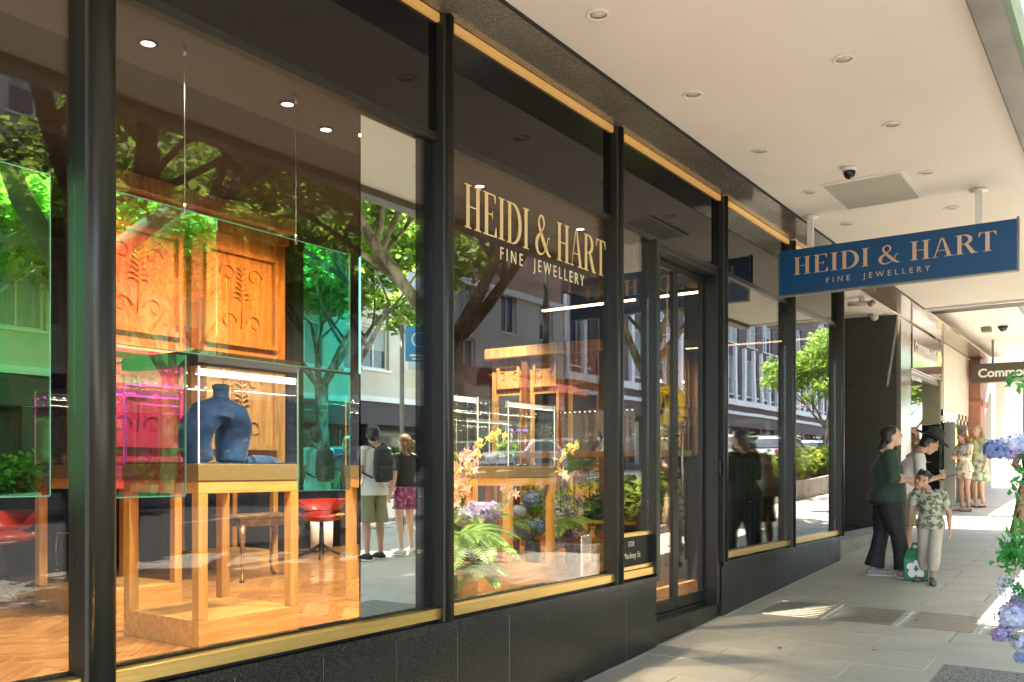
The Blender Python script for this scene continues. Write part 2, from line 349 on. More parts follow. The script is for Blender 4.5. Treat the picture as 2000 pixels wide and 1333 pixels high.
# ------------------------------------------------------------------ ground, road, footpath
g = MB()
xs = [-120, -12, 34, 400]
for i in range(3):
    a, b = xs[i], xs[i+1]; za, zb = gz(a)-.30, gz(b)-.30
    g.add([(a, -300, za), (b, -300, zb), (b, 300, zb), (a, 300, za)], [(0, 1, 2, 3)])
g.build('ground', M['asphalt'], kind='structure')
r = MB()
for i in range(3):
    a, b = max(xs[i], -60), min(xs[i+1], 200); za, zb = gz(a)-.13, gz(b)-.13
    r.add([(a, -17.5, za), (b, -17.5, zb), (b, -5.3, zb), (a, -5.3, za), (a, -17.5, za-.15), (b, -17.5, zb-.15), (b, -5.3, zb-.15), (a, -5.3, za-.15)],
          [(0, 1, 2, 3), (0, 4, 5, 1), (3, 2, 6, 7)])
r.build('road', M['asphalt'], kind='structure')
rl = MB()
for k in range(22):
    a = -6+6*k; rl.add([(a, -11.5, gz(a)-.126), (a+2.6, -11.5, gz(a+2.6)-.126), (a+2.6, -11.38, gz(a+2.6)-.126), (a, -11.38, gz(a)-.126)], [(0, 1, 2, 3)])
rl.build('lane_marking', M['white'], kind='structure')
kb = MB()
for y0, y1 in ((-5.3, -5.12), (-17.68, -17.5)):
    for i in range(3):
        a, b = max(xs[i], -60), min(xs[i+1], 200)
        kb.add([(a, y0, gz(a)-.28), (b, y0, gz(b)-.28), (b, y1, gz(b)-.28), (a, y1, gz(a)-.28), (a, y0, gz(a)-.002), (b, y0, gz(b)-.002), (b, y1, gz(b)-.002), (a, y1, gz(a)-.002)],
               [(0, 3, 2, 1), (4, 5, 6, 7), (0, 1, 5, 4), (1, 2, 6, 5), (2, 3, 7, 6), (3, 0, 4, 7)])
kb.build('kerb', M['kerb'], kind='structure')
# footpath bed below the pavers
fp = MB()
for i in range(3):
    a, b = max(xs[i], -60), min(xs[i+1], 200)
    fp.add([(a, -5.12, gz(a)-.012), (b, -5.12, gz(b)-.012), (b, 9, gz(b)-.012), (a, 9, gz(a)-.012)], [(0, 1, 2, 3)])
footpath = fp.build('footpath', M['joint'], kind='structure')
f2 = MB()
for i in range(3):
    a, b = max(xs[i], -60), min(xs[i+1], 200)
    f2.add([(a, -24, gz(a)-.004), (b, -24, gz(b)-.004), (b, -17.68, gz(b)-.004), (a, -17.68, gz(a)-.004)], [(0, 1, 2, 3)])
f2.build('far_footpath', M['paver'], kind='structure')
PW, PL = .45, .9
def paver_mb(w, l):
    e = .0028; h = .012; c = .004
    return MB().add([(e, e, -h), (w-e, e, -h), (w-e, l-e, -h), (e, l-e, -h), (e, e, -c), (w-e, e, -c), (w-e, l-e, -c), (e, l-e, -c),
                     (e+c, e+c, 0), (w-e-c, e+c, 0), (w-e-c, l-e-c, 0), (e+c, l-e-c, 0)],
                    [(0,1,5,4),(1,2,6,5),(2,3,7,6),(3,0,4,7),(4,5,9,8),(5,6,10,9),(6,7,11,10),(7,4,8,11),(8,9,10,11)])
pm = [paver_mb(PW, PL).mesh('paver', M['paver']), paver_mb(PW, PL).mesh('paver', M['paver_b'])]
slope = -math.atan(.0485)
rest = MB(); cnt = 0
agx = (5.0, 6.7, -.3, 1.12)          # aggregate pit
x = -3.0; row = 0
while x < 34:
    off = (row % 2)*.45
    y = -5.10+off-.45
    while y < 3.1:
        if not (x+PW > agx[0] and x < agx[1]-.05 and y+PL > agx[2]+.05 and y < agx[3]-.05):
            near = (4.3 < x < 22 and y > -.15*0+.3 and y < 3.0)
            if near and cnt < 300 and not (7.55 < x+PW/2 < 8.5 and False):
                o = bpy.data.objects.new('paver', pm[(row*7+int(y*3)) % 2]); COL.objects.link(o); o.parent = footpath
                dz = random.uniform(-.0015, .0015); o.location = (x, y, gz(x)+dz); o.rotation_euler = (0, slope, 0); cnt += 1
            else:
                q = paver_mb(PW, PL); rest.add([(x+p[0], y+p[1], gz(x+p[0])+p[2]) for p in q.v], q.f, random.randint(0, 1))
        y += PL
    x += PW; row += 1
rest.build('paving', [M['paver'], M['paver_b']], footpath, kind='stuff')
# aggregate panel in the paving, in a plain concrete surround
a, b, c, d = agx[0]-.6, agx[1]+.6, agx[2]-1.0, agx[3]+1.0
MB().add([(a, c, gz(a)-.0065), (b, c, gz(b)-.0065), (b, d, gz(b)-.0065), (a, d, gz(a)-.0065)], [(0, 1, 2, 3)]).build('concrete_surround', M['paver'], footpath)
a, b, c, d = agx
MB().add([(a, c, gz(a)-.002), (b, c, gz(b)-.002), (b, d, gz(b)-.002), (a, d, gz(a)-.002), (a, c, gz(a)-.012), (b, c, gz(b)-.012), (b, d, gz(b)-.012), (a, d, gz(a)-.012)],
         [(0, 1, 2, 3), (4, 0, 3, 7), (1, 5, 6, 2), (2, 6, 7, 3), (0, 4, 5, 1)]).build('aggregate_panel', M['aggregate'], footpath)
# strip of raised tactile bars across the footpath
ts = thing('tactile_strip', 'band of raised metal tactile bars set across the grey footpath by the shop door', 'tactile strip', (8.0, 1.5, gz(8.0)))
bar = MB(); L_ = .50
bar.prism([(-.010, 0), (.010, 0), (.006, .006), (-.006, .006)], 'y', -L_/2, L_/2)
bme = bar.mesh('tactile_bar', M['steel'])
stud = MB().lathe([(.016, 0), (.016, .003), (.011, .007), (.001, .0075)], n=10).mesh('tactile_stud', M['white'])
for j in range(6):
    for i in range(9):
        xx = 7.78+.078*i; yy = 2.55-.60*j
        if yy < .0: continue
        o = bpy.data.objects.new('tactile_bar', bme); COL.objects.link(o); o.parent = ts; o.location = (xx-8.0, yy-1.5, gz(xx)-gz(8.0)+.001); 
        o = bpy.data.objects.new('tactile_stud', stud); COL.objects.link(o); o.parent = ts; o.location = (xx-8.0, yy-1.8, gz(xx)-gz(8.0)+.001)
# a few fallen leaves and grit
for k in range(16):
    xx, yy = random.uniform(5.6, 15), random.uniform(.5, 2.9)
    q = MB(); a_ = random.uniform(0, 6.28); s_ = random.uniform(.015, .035)
    q.add([(xx+s_*math.cos(a_), yy+s_*math.sin(a_), gz(xx)+.006), (xx+.45*s_*math.cos(a_+1.6), yy+.45*s_*math.sin(a_+1.6), gz(xx)+.012), (xx-s_*math.cos(a_), yy-s_*math.sin(a_), gz(xx)+.005), (xx+.45*s_*math.cos(a_-1.6), yy+.45*s_*math.sin(a_-1.6), gz(xx)+.010)], [(0, 1, 2, 3)])
    if k == 0: LV = MB()
    LV.add(q.v, q.f)
M['dry'] = pbr('dry_leaf', (.16, .09, .04), .8)
LV.build('leaf_litter', M['dry'], kind='stuff')

# ------------------------------------------------------------------ the shop front
FY = 3.1; ZS = .92; ZG = 3.375; ZT = 3.97; FL = .54
shop = thing('jewellery_shop', 'dark granite and bronze jewellery shop front with big windows and brass sills', 'shop', (5, 3.2, .2))
MC = [-.14, 1.755, 3.675, 5.56, 7.48, 9.335, 11.17]
def mullion(name, x, w=.056, z0=.847, z1=ZT+.05):
    m = MB()
    pts = []                                                 # plan outline, counter-clockwise
    pts += [(x-w, 3.10), (x-w, 2.995), (x-w*.86, 2.99)]
    for k in range(11):
        a = math.pi+math.pi*k/10; pts.append((x+w*.82*math.cos(a), 2.985+(.035 if w > .05 else .022)*math.sin(a)))
    pts += [(x+w*.86, 2.99), (x+w, 2.995), (x+w, 3.10)]
    vs = [(p[0], p[1], z0) for p in pts]+[(p[0], p[1], z1) for p in pts]; n = len(pts)
    m.add(vs, [tuple(reversed(range(n))), tuple(range(n, 2*n))]+[(i, (i+1) % n, n+(i+1) % n, n+i) for i in range(n)])
    for p in range(len(m.f)): m.sm[p] = 0 < p-2-2 < 12
    return m.build(name, M['bronze'], shop)
M['vinyl'] = M['black']
for i, x in enumerate(MC): mullion('mullion', x, .058 if i < 2 else (.036 if i != 4 else .022))
def pane(x0, x1, z0, z1, y=3.055, mat='pane', name='window_pane'):
    return bx(name, M[mat], shop, x0, x1, y, y+.010, z0, z1)
MW = [.058, .058, .036, .036, .022, .036, .036]
bays = [(MC[i]+MW[i]+.001, MC[i+1]-MW[i+1]-.001) for i in range(6)]
M_TR = M['bronze']
for i, (a, b) in enumerate([(-2.0, MC[0]-.059)]+bays):
    k = i-1
    # spandrel above
    bx('spandrel_panel', M['spandrel'], shop, a, b, 3.04, 3.07, ZG+.03, ZT+.017)
    bx('head_rail', M['bronze'], shop, a, b, 3.030, 3.10, ZG-.012, ZG+.03)
    bx('brass_strip', M['brass_lit'], shop, a, b, 3.02, 3.09, ZT+.018, ZT+.06)
    if k == 3: continue                                       # the entrance bay
    pane(a, b, ZS-.01, ZG-.01, mat='pane' if k < 4 else 'pane_wavy')
    bx('brass_sill', M['brass'], shop, a, b, 3.01, 3.10, ZS-.055, ZS, bevel=.003)
    bx('sill_gasket', M['black'], shop, a, b, 3.03, 3.10, ZS-.075, ZS-.057)
    bx('glazing_bead', M['black'], shop, a, b, 3.068, 3.10, ZS+.001, ZS+.014)
# plinth: granite slabs under the windows, stone ledge on top
def plinth(x0, x1, yy=3.03):
    n = max(1, round((x1-x0)/.49)); s = (x1-x0)/n
    for i in range(n):
        a, b = x0+i*s+.0015, x0+(i+1)*s-.0015
        dy = random.uniform(-.0012, .0012)
        MB().add([(a, yy+dy, gz(a)-.1), (b, yy+dy, gz(b)-.1), (b, 3.25, gz(b)-.1), (a, 3.25, gz(a)-.1), (a, yy+dy, .80), (b, yy+dy, .80), (b, 3.25, .80), (a, 3.25, .80)],
                 [(0,3,2,1),(4,5,6,7),(0,1,5,4),(1,2,6,5),(2,3,7,6),(3,0,4,7)]).build('granite_panel', M['granite'], shop, bevel=.001)
        if i: bx('grout_line', M['kerb'], shop, a-.0028, a-.0002, yy+.0015, yy+.02, gz(a)-.1, .80)
    n2 = max(1, round((x1-x0)/1.93)); s2 = (x1-x0)/n2
    for i in range(n2):
        bx('granite_ledge', M['granite'], shop, x0+i*s2+.001, x0+(i+1)*s2-.001, 3.005, 3.25, .803, .845, bevel=.004)
plinth(-2.0, 6.22); plinth(7.50, 11.25)
bx('plinth_core', M['black_matte'], shop, -2.0, 6.19, 3.10, 3.24, -.2, .79)
# corner return of the glazed front and the recess beyond it
bx('return_pane', M['pane_wavy'], shop, 11.17, 11.18, 3.22, 6.0, ZS, ZG)
MB().box(11.10, 11.25, 3.26, 6.0, .3, .80).build('granite_panel', M['granite'], shop)
bx('head_rail', M['bronze'], shop, 11.14, 11.22, 3.223, 6.0, ZG, ZT+.05)
# entrance: side light, step, double door
sx0, sx1 = MC[3]+.037, 6.14
pane(sx0, sx1, 1.18, ZG-.01, mat='pane_door')
bx('side_post', M['bronze'], shop, sx1+.001, sx1+.06, 2.99, 3.16, .847, ZG, bevel=.004)
bx('brass_sill', M['brass'], shop, sx0, sx1, 3.01, 3.08, ZS-.055, ZS, bevel=.003)
bx('address_plate', M['black_matte'], shop, sx0, sx1, 3.04, 3.08, ZS+.03, 1.16)
bx('brass_sill', M['brass'], shop, sx0, sx1, 3.03, 3.09, 1.162, 1.185)
bx('brass_sill', M['brass'], shop, sx0, sx1, 3.03, 3.09, ZS+.003, ZS+.028)
MB().add([(6.221, 3.05, gz(6.3)-.1), (7.499, 3.05, gz(7.5)-.1), (7.499, 3.6, gz(7.5)-.1), (6.221, 3.6, gz(6.3)-.1), (6.221, 3.05, .475), (7.499, 3.05, .475), (7.499, 3.6, .475), (6.221, 3.6, .475)],
         [(0,3,2,1),(4,5,6,7),(0,1,5,4),(1,2,6,5),(2,3,7,6),(3,0,4,7)]).build('door_step', M['granite'], shop, bevel=.004)
bx('door_jamb', M['bronze'], shop, 6.202, 6.24, 3.12, 3.20, .478, ZG, bevel=.002)
bx('door_jamb', M['bronze'], shop, 7.40, 7.456, 3.03, 3.20, .478, ZG, bevel=.003)
bx('threshold', M['bronze'], shop, 6.24, 7.40, 3.14, 3.22, .477, .50)
bx('door_head', M['bronze'], shop, 6.202, 7.456, 3.04, 3.20, ZG-.05, ZG-.013)
for a, b, hs in ((6.243, 6.815, 1), (6.821, 7.397, -1)):
    f = .042; m = MB()
    m.box(a, a+f, 3.15, 3.19, .505, ZG-.054); m.box(b-f, b, 3.15, 3.19, .505, ZG-.054)
    m.box(a+f, b-f, 3.15, 3.19, .505, .59); m.box(a+f, b-f, 3.15, 3.19, ZG-.11, ZG-.054)
    dr = m.build('door', M['bronze'], shop, bevel=.002)
    bx('door_glass', M['pane_door'], dr, a+f, b-f, 3.165, 3.173, .59, ZG-.11)
    if hs < 0:
        hx = a+.02; MB().cyl((hx, 3.105, 1.42), (hx, 3.105, 2.0), .010).cyl((hx, 3.11, 1.5), (hx, 3.15, 1.5), .007).cyl((hx, 3.11, 1.92), (hx, 3.15, 1.92), .007).build('handle', M['steel'], dr)
MB().box(7.41, 7.45, 3.00, 3.029, 1.60, 1.72).build('card_reader', M['black'], shop, bevel=.004)
# dark jamb and mirrored panel behind the first window
bx('jamb_panel', M['black'], shop, 3.508, 3.636, 3.069, 3.095, .86, ZG-.013)
bx('mirror_panel', M['mirror'], shop, 3.11, 3.505, 3.070, 3.082, .86, ZG-.03)
# granite soffit over the windows
x = -2.0
while x < 11.2:
    bx('soffit_slab', M['granite_soffit'], shop, x+.001, min(x+.489, 11.24), 2.70, 3.018, ZT+.064+random.uniform(-.001, .001), ZT+.10); x += .49
x = 11.25
while x < 24.2:
    bx('soffit_slab', M['stone_light'], shop, x+.001, x+.97, 2.70, 3.09, ZT+.062, ZT+.10); x += .975
# upper storeys
bx('upper_wall', M['cream'], shop, -6, 24.5, 3.12, 3.5, 4.6, 15)
bx('upper_wall', M['black_matte'], shop, -6, 24.5, 3.15, 12, 4.42, 4.6)
for k in range(9):
    wn_ = bx('upper_window', M['white'], shop, -4+3.1*k, -2.4+3.1*k, 3.08, 3.119, 6.2, 8.2); bx('window_glass', M['winglass'], wn_, -3.93+3.1*k, -2.47+3.1*k, 3.07, 3.079, 6.27, 8.13)

# ------------------------------------------------------------------ awning over the footpath
aw = thing('street_awning', 'flat white awning over the footpath with a grey gutter edge', 'awning', (6, 1.8, 4.05))
bx('ceiling_panel', M['plaster'], aw, -6, 14.5, .74, 2.70, 4.05, 4.12)
bx('awning_roof', M['white'], aw, -6, 14.5, .60, 3.11, 4.121, 4.40)
bx('gutter', M['grey_metal'], aw, -6, 14.52, .58, .738, 3.985, 4.12, bevel=.01)
bx('end_fascia', M['white'], aw, 14.503, 14.56, .60, 2.69, 4.02, 4.40)
bx('shadow_bead', M['black_matte'], aw, -6, 14.5, 2.685, 2.699, 4.035, 4.049)
aw2 = thing('bank_awning', 'higher bright awning with a dark brown front beam outside the bank', 'awning', (20, 1.8, 4.4))
bx('fascia_beam', M['beam'], aw2, 16.6, 16.9, .30, 3.08, 4.33, 4.80)
bx('ceiling_panel', M['plaster'], aw2, 16.9, 24.4, 1.75, 3.08, 4.36, 4.42)  # narrower than the beam, shaped to let sun onto the paving
bx('awning_roof', M['grey_metal'], aw2, 16.9, 24.4, 1.72, 3.09, 4.421, 4.6)

# downlights in the awning ceiling
dl = thing('downlight', 'round unlit downlight', 'downlight', (0, 0, 0), group='round downlights in the awning ceiling')
MB().lathe([(.045, .0), (.062, .0), (.066, -.003), (.062, -.009), (.048, -.009), (.045, -.004)], n=24, cap=False).build('rim', M['plaster'], dl, local=True)
MB().lathe([(.045, -.0015), (.045, -.002), (.001, -.002)], n=20).build('lens', M['lamp_off'], dl, local=True)
pos = [(1168,28,'nearest the top edge'),(1353,184,'second in the shop side row'),(1485,295,'third in the shop side row'),(1581,375,'left of the square hatch'),(1654,437,'above the left half of the sign'),
       (1648,115,'nearest in the street side row'),(1742,243,'second in the street side row'),(1809,337,'right of the square hatch'),(1858,406,'above the right half of the sign')]
for i, (u, v, l) in enumerate(pos):
    p = at(u, v, Z=4.05); lab = 'round unlit awning ceiling downlight, '+l
    if i == 0: dl.location = p; dl['label'] = lab
    else: copy_tree(dl, loc=p, label=lab)
dc = thing('dome_camera', 'small dark dome security camera under the white awning before the hatch', 'security camera', at(1659, 328, Z=4.05))
MB().lathe([(.055, 0), (.06, -.012), (.05, -.03)], n=20).build('mount', M['white'], dc, local=True)
MB().lathe([(.048, -.025), (.046, -.05), (.034, -.075), (.015, -.088), (.001, -.09)], n=20).build('dome', M['black'], dc, local=True)
h0 = at(1703, 373, Z=4.05)
ht = thing('access_hatch', 'square flush access hatch in the white awning ceiling', 'hatch', h0)
MB().box(h0.x-.40, h0.x+.40, h0.y-.30, h0.y+.30, 4.040, 4.0495).build('hatch_panel', M['grey_metal'] if False else pbr('hatch_paint', (.42, .41, .34), .6), ht)
fr = MB()
for a_ in ((-.43, -.405, -.33, .33), (.405, .43, -.33, .33), (-.405, .405, -.33, -.305), (-.405, .405, .305, .33)): fr.box(h0.x+a_[0], h0.x+a_[1], h0.y+a_[2], h0.y+a_[3], 4.034, 4.0495)
fr.build('hatch_frame', M['white'], ht)
# ------------------------------------------------------------------ lettering
def ribbon(pts, ws):
    """flat stroke along pts with a width at each point -> left and right outlines"""
    P = [Vector((p[0], p[1], 0)) for p in pts]; Lf, Rt = [], []
    for i, p in enumerate(P):
        t = (P[min(i+1, len(P)-1)]-P[max(i-1, 0)]).normalized(); nn = Vector((-t.y, t.x, 0)); Lf.append(p+nn*ws[i]/2); Rt.append(p-nn*ws[i]/2)
    return Lf, Rt
def arc(cx, cy, rx, ry, a0, a1, n=16): return [(cx+rx*math.cos(rad(a0+(a1-a0)*k/n)), cy+ry*math.sin(rad(a0+(a1-a0)*k/n))) for k in range(n+1)]
def R4(x0, x1, y0, y1): return [(x0, y0), (x1, y0), (x1, y1), (x0, y1)]
TH, HL = .15, .030
def serif(x, y, up):           # hairline foot under/over a stem centred at x
    return [R4(x-.15, x+.15, y, y+HL) if up else R4(x-.15, x+.15, y-HL, y)]
def stem(x): return [R4(x-TH/2, x+TH/2, HL, 1-HL)]+serif(x, 0, True)+serif(x, 1, False)
def G(ch):
    """polygons (convex) and strokes of one high-contrast capital; returns polys, strokes, advance"""
    if ch == 'I': return stem(.18), [], .36
    if ch == 'H': return stem(.18)+stem(.62)+[R4(.18+TH/2, .62-TH/2, .485, .515)], [], .80
    if ch == 'E': return stem(.18)+[R4(.33, .58, 1-HL, 1), R4(.33, .62, 0, HL), R4(.18+TH/2, .46, .495, .525), [(.58, .80), (.60, .80), (.60, 1), (.53, 1-HL)], [(.62, .24), (.64, .24), (.66, 0), (.55, HL)], R4(.44, .465, .42, .60)], [], .68
    if ch == 'D':
        a = arc(.30, .5, .40, .485, 90, -90, 22); ws = [HL+(TH-HL)*math.sin(math.pi*k/22)**1.3 for k in range(23)]
        return stem(.18), [(a, ws)], .80
    if ch == 'A': return [[(.30, .97), (.36, 1.0), (.10, HL), (.07, HL)], [(.36, 1.0), (.42, .98), (.70, HL), (.54, HL)], R4(.16, .52, .33, .36), R4(-.02, .20, 0, HL), R4(.45, .80, 0, HL)], [], .76
    if ch == 'R':
        a = arc(.30, .745, .27, .24, 90, -90, 18); ws = [HL+(TH-HL)*math.sin(math.pi*k/18)**1.3 for k in range(19)]
        return stem(.18)+[R4(.255, .34, .492, .522), [(.36, .50), (.50, .50), (.75, HL), (.58, HL)], R4(.58, .82, 0, HL)], [(a, ws)], .78
    if ch == 'T': return [R4(.34-TH/2, .34+TH/2, HL, 1-HL), R4(.19, .49, 0, HL), R4(.04, .64, 1-HL, 1), [(.02, .78), (.04, .78), (.12, 1-HL), (.04, 1)], [(.66, .78), (.64, .78), (.56, 1-HL), (.64, 1)]], [], .68
    if ch == '&':
        p = [(.80, .46), (.72, .46), (.66, .30), (.52, .10), (.34, .0), (.16, .04), (.08, .22), (.14, .40), (.30, .54), (.46, .70), (.48, .86), (.38, .98), (.26, .94), (.20, .80), (.27, .62), (.42, .40), (.60, .18), (.74, .04), (.86, .02)]
        q = [.03, .03, .03, .03, .045, .09, .13, .12, .05, .04, .08, .05, .05, .08, .10, .14, .14, .08, .03]
        P = []
        W_ = []
        for i in range(len(p)-1):                          # Catmull-Rom
            a0, a1, a2, a3 = p[max(i-1, 0)], p[i], p[i+1], p[min(i+2, len(p)-1)]
            for k in range(4):
                t = k/4; P.append(tuple(.5*((2*a1[j])+(-a0[j]+a2[j])*t+(2*a0[j]-5*a1[j]+4*a2[j]-a3[j])*t*t+(-a0[j]+3*a1[j]-3*a2[j]+a3[j])*t**3) for j in (0, 1))); W_.append(q[i]*(1-t)+q[i+1]*t)
        P.append(p[-1]); W_.append(q[-1]); return [], [(P, W_)], .90
    return [], [], .22
def didone(txt, O, ux, uy, nn, height, width, mat, parent, thick=.004, gap=.04):
    """one child object per letter, fitted to the given height and width"""
    O, ux, uy, nn = map(Vector, (O, ux, uy, nn)); tot = sum(G(c)[2]+gap for c in txt)-gap; sx = width/tot; x = 0
    Mi = WL[parent.name].inverted()
    for c in txt:
        polys, strokes, adv = G(c)
        if polys or strokes:
            m = MB(); k = 0
            def put(loop):
                nonlocal k
                z0, z1 = 0, thick+.00025*(k % 9); k += 1; n = len(loop)
                vs = [O+ux*((x+p[0])*sx)+uy*(p[1]*height)+nn*z0 for p in loop]+[O+ux*((x+p[0])*sx)+uy*(p[1]*height)+nn*z1 for p in loop]
                m.add(vs, [tuple(range(n, 2*n))]+[(i, (i+1) % n, n+(i+1) % n, n+i) for i in range(n)])
            for p in polys: put(p)
            for pts, ws in strokes:
                Lf, Rt = ribbon(pts, ws); n = len(pts); zt = thick+.002
                vs = [O+ux*((x+q.x)*sx)+uy*(q.y*height)+nn*(zt) for q in Lf+Rt]+[O+ux*((x+q.x)*sx)+uy*(q.y*height) for q in Lf+Rt]
                fs = []
                for i in range(n-1): fs += [(i, i+1, n+i+1, n+i), (i, i+1, 2*n+i+1, 2*n+i), (n+i, n+i+1, 3*n+i+1, 3*n+i)]
                m.add(vs, fs)
            m.build('letter', M[mat], parent)
        x += adv+gap
def text(s, size, O, ux, uy, mat, parent, name='lettering', bold=0, spacing=1, align='LEFT', sx=1, depth=.001):
    cu = bpy.data.curves.new(name, 'FONT'); cu.body = s; cu.size = size; cu.extrude = depth; cu.offset = bold; cu.space_character = spacing; cu.align_x = align
    tmp = bpy.data.objects.new('tmp', cu); COL.objects.link(tmp)
    bpy.context.view_layer.update(); dg = bpy.context.evaluated_depsgraph_get(); me = bpy.data.meshes.new_from_object(tmp.evaluated_get(dg)); bpy.data.objects.remove(tmp)
    ux, uy = Vector(ux), Vector(uy); n = ux.cross(uy)
    T = Matrix(((ux.x*sx, uy.x, n.x, O[0]), (ux.y*sx, uy.y, n.y, O[1]), (ux.z*sx, uy.z, n.z, O[2]), (0, 0, 0, 1)))
    T = WL[parent.name].inverted() @ T if parent is not None else T
    # one child per character
    nv = len(me.vertices); par = list(range(nv))
    def find(i):
        while par[i] != i: par[i] = par[par[i]]; i = par[i]
        return i
    for e in me.edges:
        a_, b_ = find(e.vertices[0]), find(e.vertices[1])
        if a_ != b_: par[a_] = b_
    isl = {}
    for i in range(nv): isl.setdefault(find(i), []).append(i)
    rng = sorted([(min(me.vertices[i].co.x for i in q), max(me.vertices[i].co.x for i in q), k) for k, q in isl.items()]); groups = []
    for a_, b_, k in rng:
        if groups and a_ < groups[-1][1]-.2*(b_-a_): groups[-1][1] = max(groups[-1][1], b_); groups[-1][2].add(k)
        else: groups.append([a_, b_, {k}])
    for a_, b_, ks in groups:
        idx = [i for k in ks for i in isl[k]]; mp_ = {i: j for j, i in enumerate(idx)}
        m2 = bpy.data.meshes.new('letter'); m2.from_pydata([tuple(T @ me.vertices[i].co) for i in idx], [], [tuple(mp_[i] for i in f.vertices) for f in me.polygons if f.vertices[0] in mp_]); m2.materials.append(M[mat]); m2.update(); link('letter', m2, parent)
    bpy.data.meshes.remove(me)
# window lettering
wl = thing('window_lettering', 'pale gold shop name lettering on the glass of the window left of the entrance', 'lettering', (4.75, 3.11, 3.0))
didone('HEIDI & HART', (3.885, 3.053, 2.975), (1, 0, 0), (0, 0, 1), (0, -1, 0), .242, 1.585, 'decal_gold', wl, thick=.001)
text('FINE  JEWELLERY', .105, (4.22, 3.052, 2.862), (1, 0, 0), (0, 0, 1), 'text_small', wl, bold=.0, spacing=1.55, sx=.80)
text('3/28', .055, (sx0+.22, 3.038, 1.09), (1, 0, 0), (0, 0, 1), 'text_small', shop, align='CENTER')
text('Macleay St', .062, (sx0+.235, 3.038, 1.005), (1, 0, 0), (0, 0, 1), 'text_small', shop, align='CENTER')
# hanging blue sign
SX = 8.6
hs = thing('hanging_sign', 'blue hanging shop sign with beige lettering under the awning on two posts', 'sign', (SX, 1.88, 3.55))
bx('sign_board', M['sign_blue'], hs, SX, SX+.06, .88, 2.89, 3.325, 3.75, bevel=.003)
fr = MB()
fr.box(SX-.004, SX+.064, .865, .879, 3.31, 3.765); fr.box(SX-.004, SX+.064, 2.891, 2.905, 3.31, 3.765); fr.box(SX-.004, SX+.064, .879, 2.891, 3.310, 3.324)
fr.build('sign_edge', M['grey_metal'], hs)
for y in (1.17, 2.60):
    MB().box(SX+.005, SX+.055, y-.025, y+.025, 3.751, 4.035).build('post', M['white'], hs)
    MB().lathe([(.075, 0), (.075, .008), (.04, .014)], (SX+.03, y, 4.034), n=16).build('flange', M['white'], hs)
didone('HEIDI & HART', (SX-.002, 2.755, 3.505), (0, -1, 0), (0, 0, 1), (-1, 0, 0), .165, 1.73, 'sign_gold', hs, thick=.003, gap=.06)
text('FINE  JEWELLERY', .072, (SX-.003, 2.45, 3.395), (0, -1, 0), (0, 0, 1), 'sign_gold', hs, spacing=1.75, sx=.98)

# ------------------------------------------------------------------ inside the shop
shell = MB()
fb = MB().box(-4, 11.08, 3.17, 12, FL-.1, FL-.006).build('shop_floor', M['floor_a'], kind='structure')
# herringbone parquet blocks near the window are separate pieces
pl = [MB().box(-.30, .30, -.048, .048, -.012, .0).mesh('floor_block', M['floor_a']), MB().box(-.30, .30, -.048, .048, -.012, .0).mesh('floor_block', M['floor_b'])]
restf = MB(); nb = 0
bw, bl = .10, .60
def block(cx, cy, ang, z):
    global nb
    if not (-3.7 < cx < 11.1 and 3.45 < cy < 11.7): return
    if nb < 290 and 1.0 < cx < 7.6 and cy < 5.3:
        o = bpy.data.objects.new('floor_block', pl[random.randint(0, 1)]); COL.objects.link(o); o.parent = fb; o.location = (cx, cy, z); o.rotation_euler = (0, 0, ang); nb += 1
    else:
        c, s_ = math.cos(ang), math.sin(ang); b = MB().box(-.30, .30, -.048, .048, -.012, 0)
        restf.add([(cx+p[0]*c-p[1]*s_, cy+p[0]*s_+p[1]*c, z+p[2]) for p in b.v], b.f, random.randint(0, 1))
d = .7071
for i in range(-30, 30):
    for j in range(-60, 90):
        # chevron-like rows: columns along Y, blocks slanted alternately
        cx = i*.4243*1.0; cy = 3.2+j*.1414*1.0
        if j % 1 == 0: block(cx+2, cy, rad(45) if i % 2 else rad(-45), FL+random.uniform(-.0004, .0004))
restf.build('parquet', [M['floor_a'], M['floor_b']], fb, kind='stuff')
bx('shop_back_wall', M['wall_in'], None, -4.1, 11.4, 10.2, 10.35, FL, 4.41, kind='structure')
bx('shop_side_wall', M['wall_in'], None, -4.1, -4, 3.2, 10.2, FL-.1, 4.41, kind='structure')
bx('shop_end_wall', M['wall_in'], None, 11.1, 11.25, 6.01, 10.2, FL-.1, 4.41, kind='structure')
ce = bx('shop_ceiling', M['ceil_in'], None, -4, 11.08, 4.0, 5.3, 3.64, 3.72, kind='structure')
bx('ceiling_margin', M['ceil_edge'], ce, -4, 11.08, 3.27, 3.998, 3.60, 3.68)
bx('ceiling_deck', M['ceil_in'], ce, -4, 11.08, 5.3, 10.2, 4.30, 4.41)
bx('ceiling_drop', M['ceil_in'], ce, -4, 11.08, 5.2, 5.299, 3.721, 4.40)
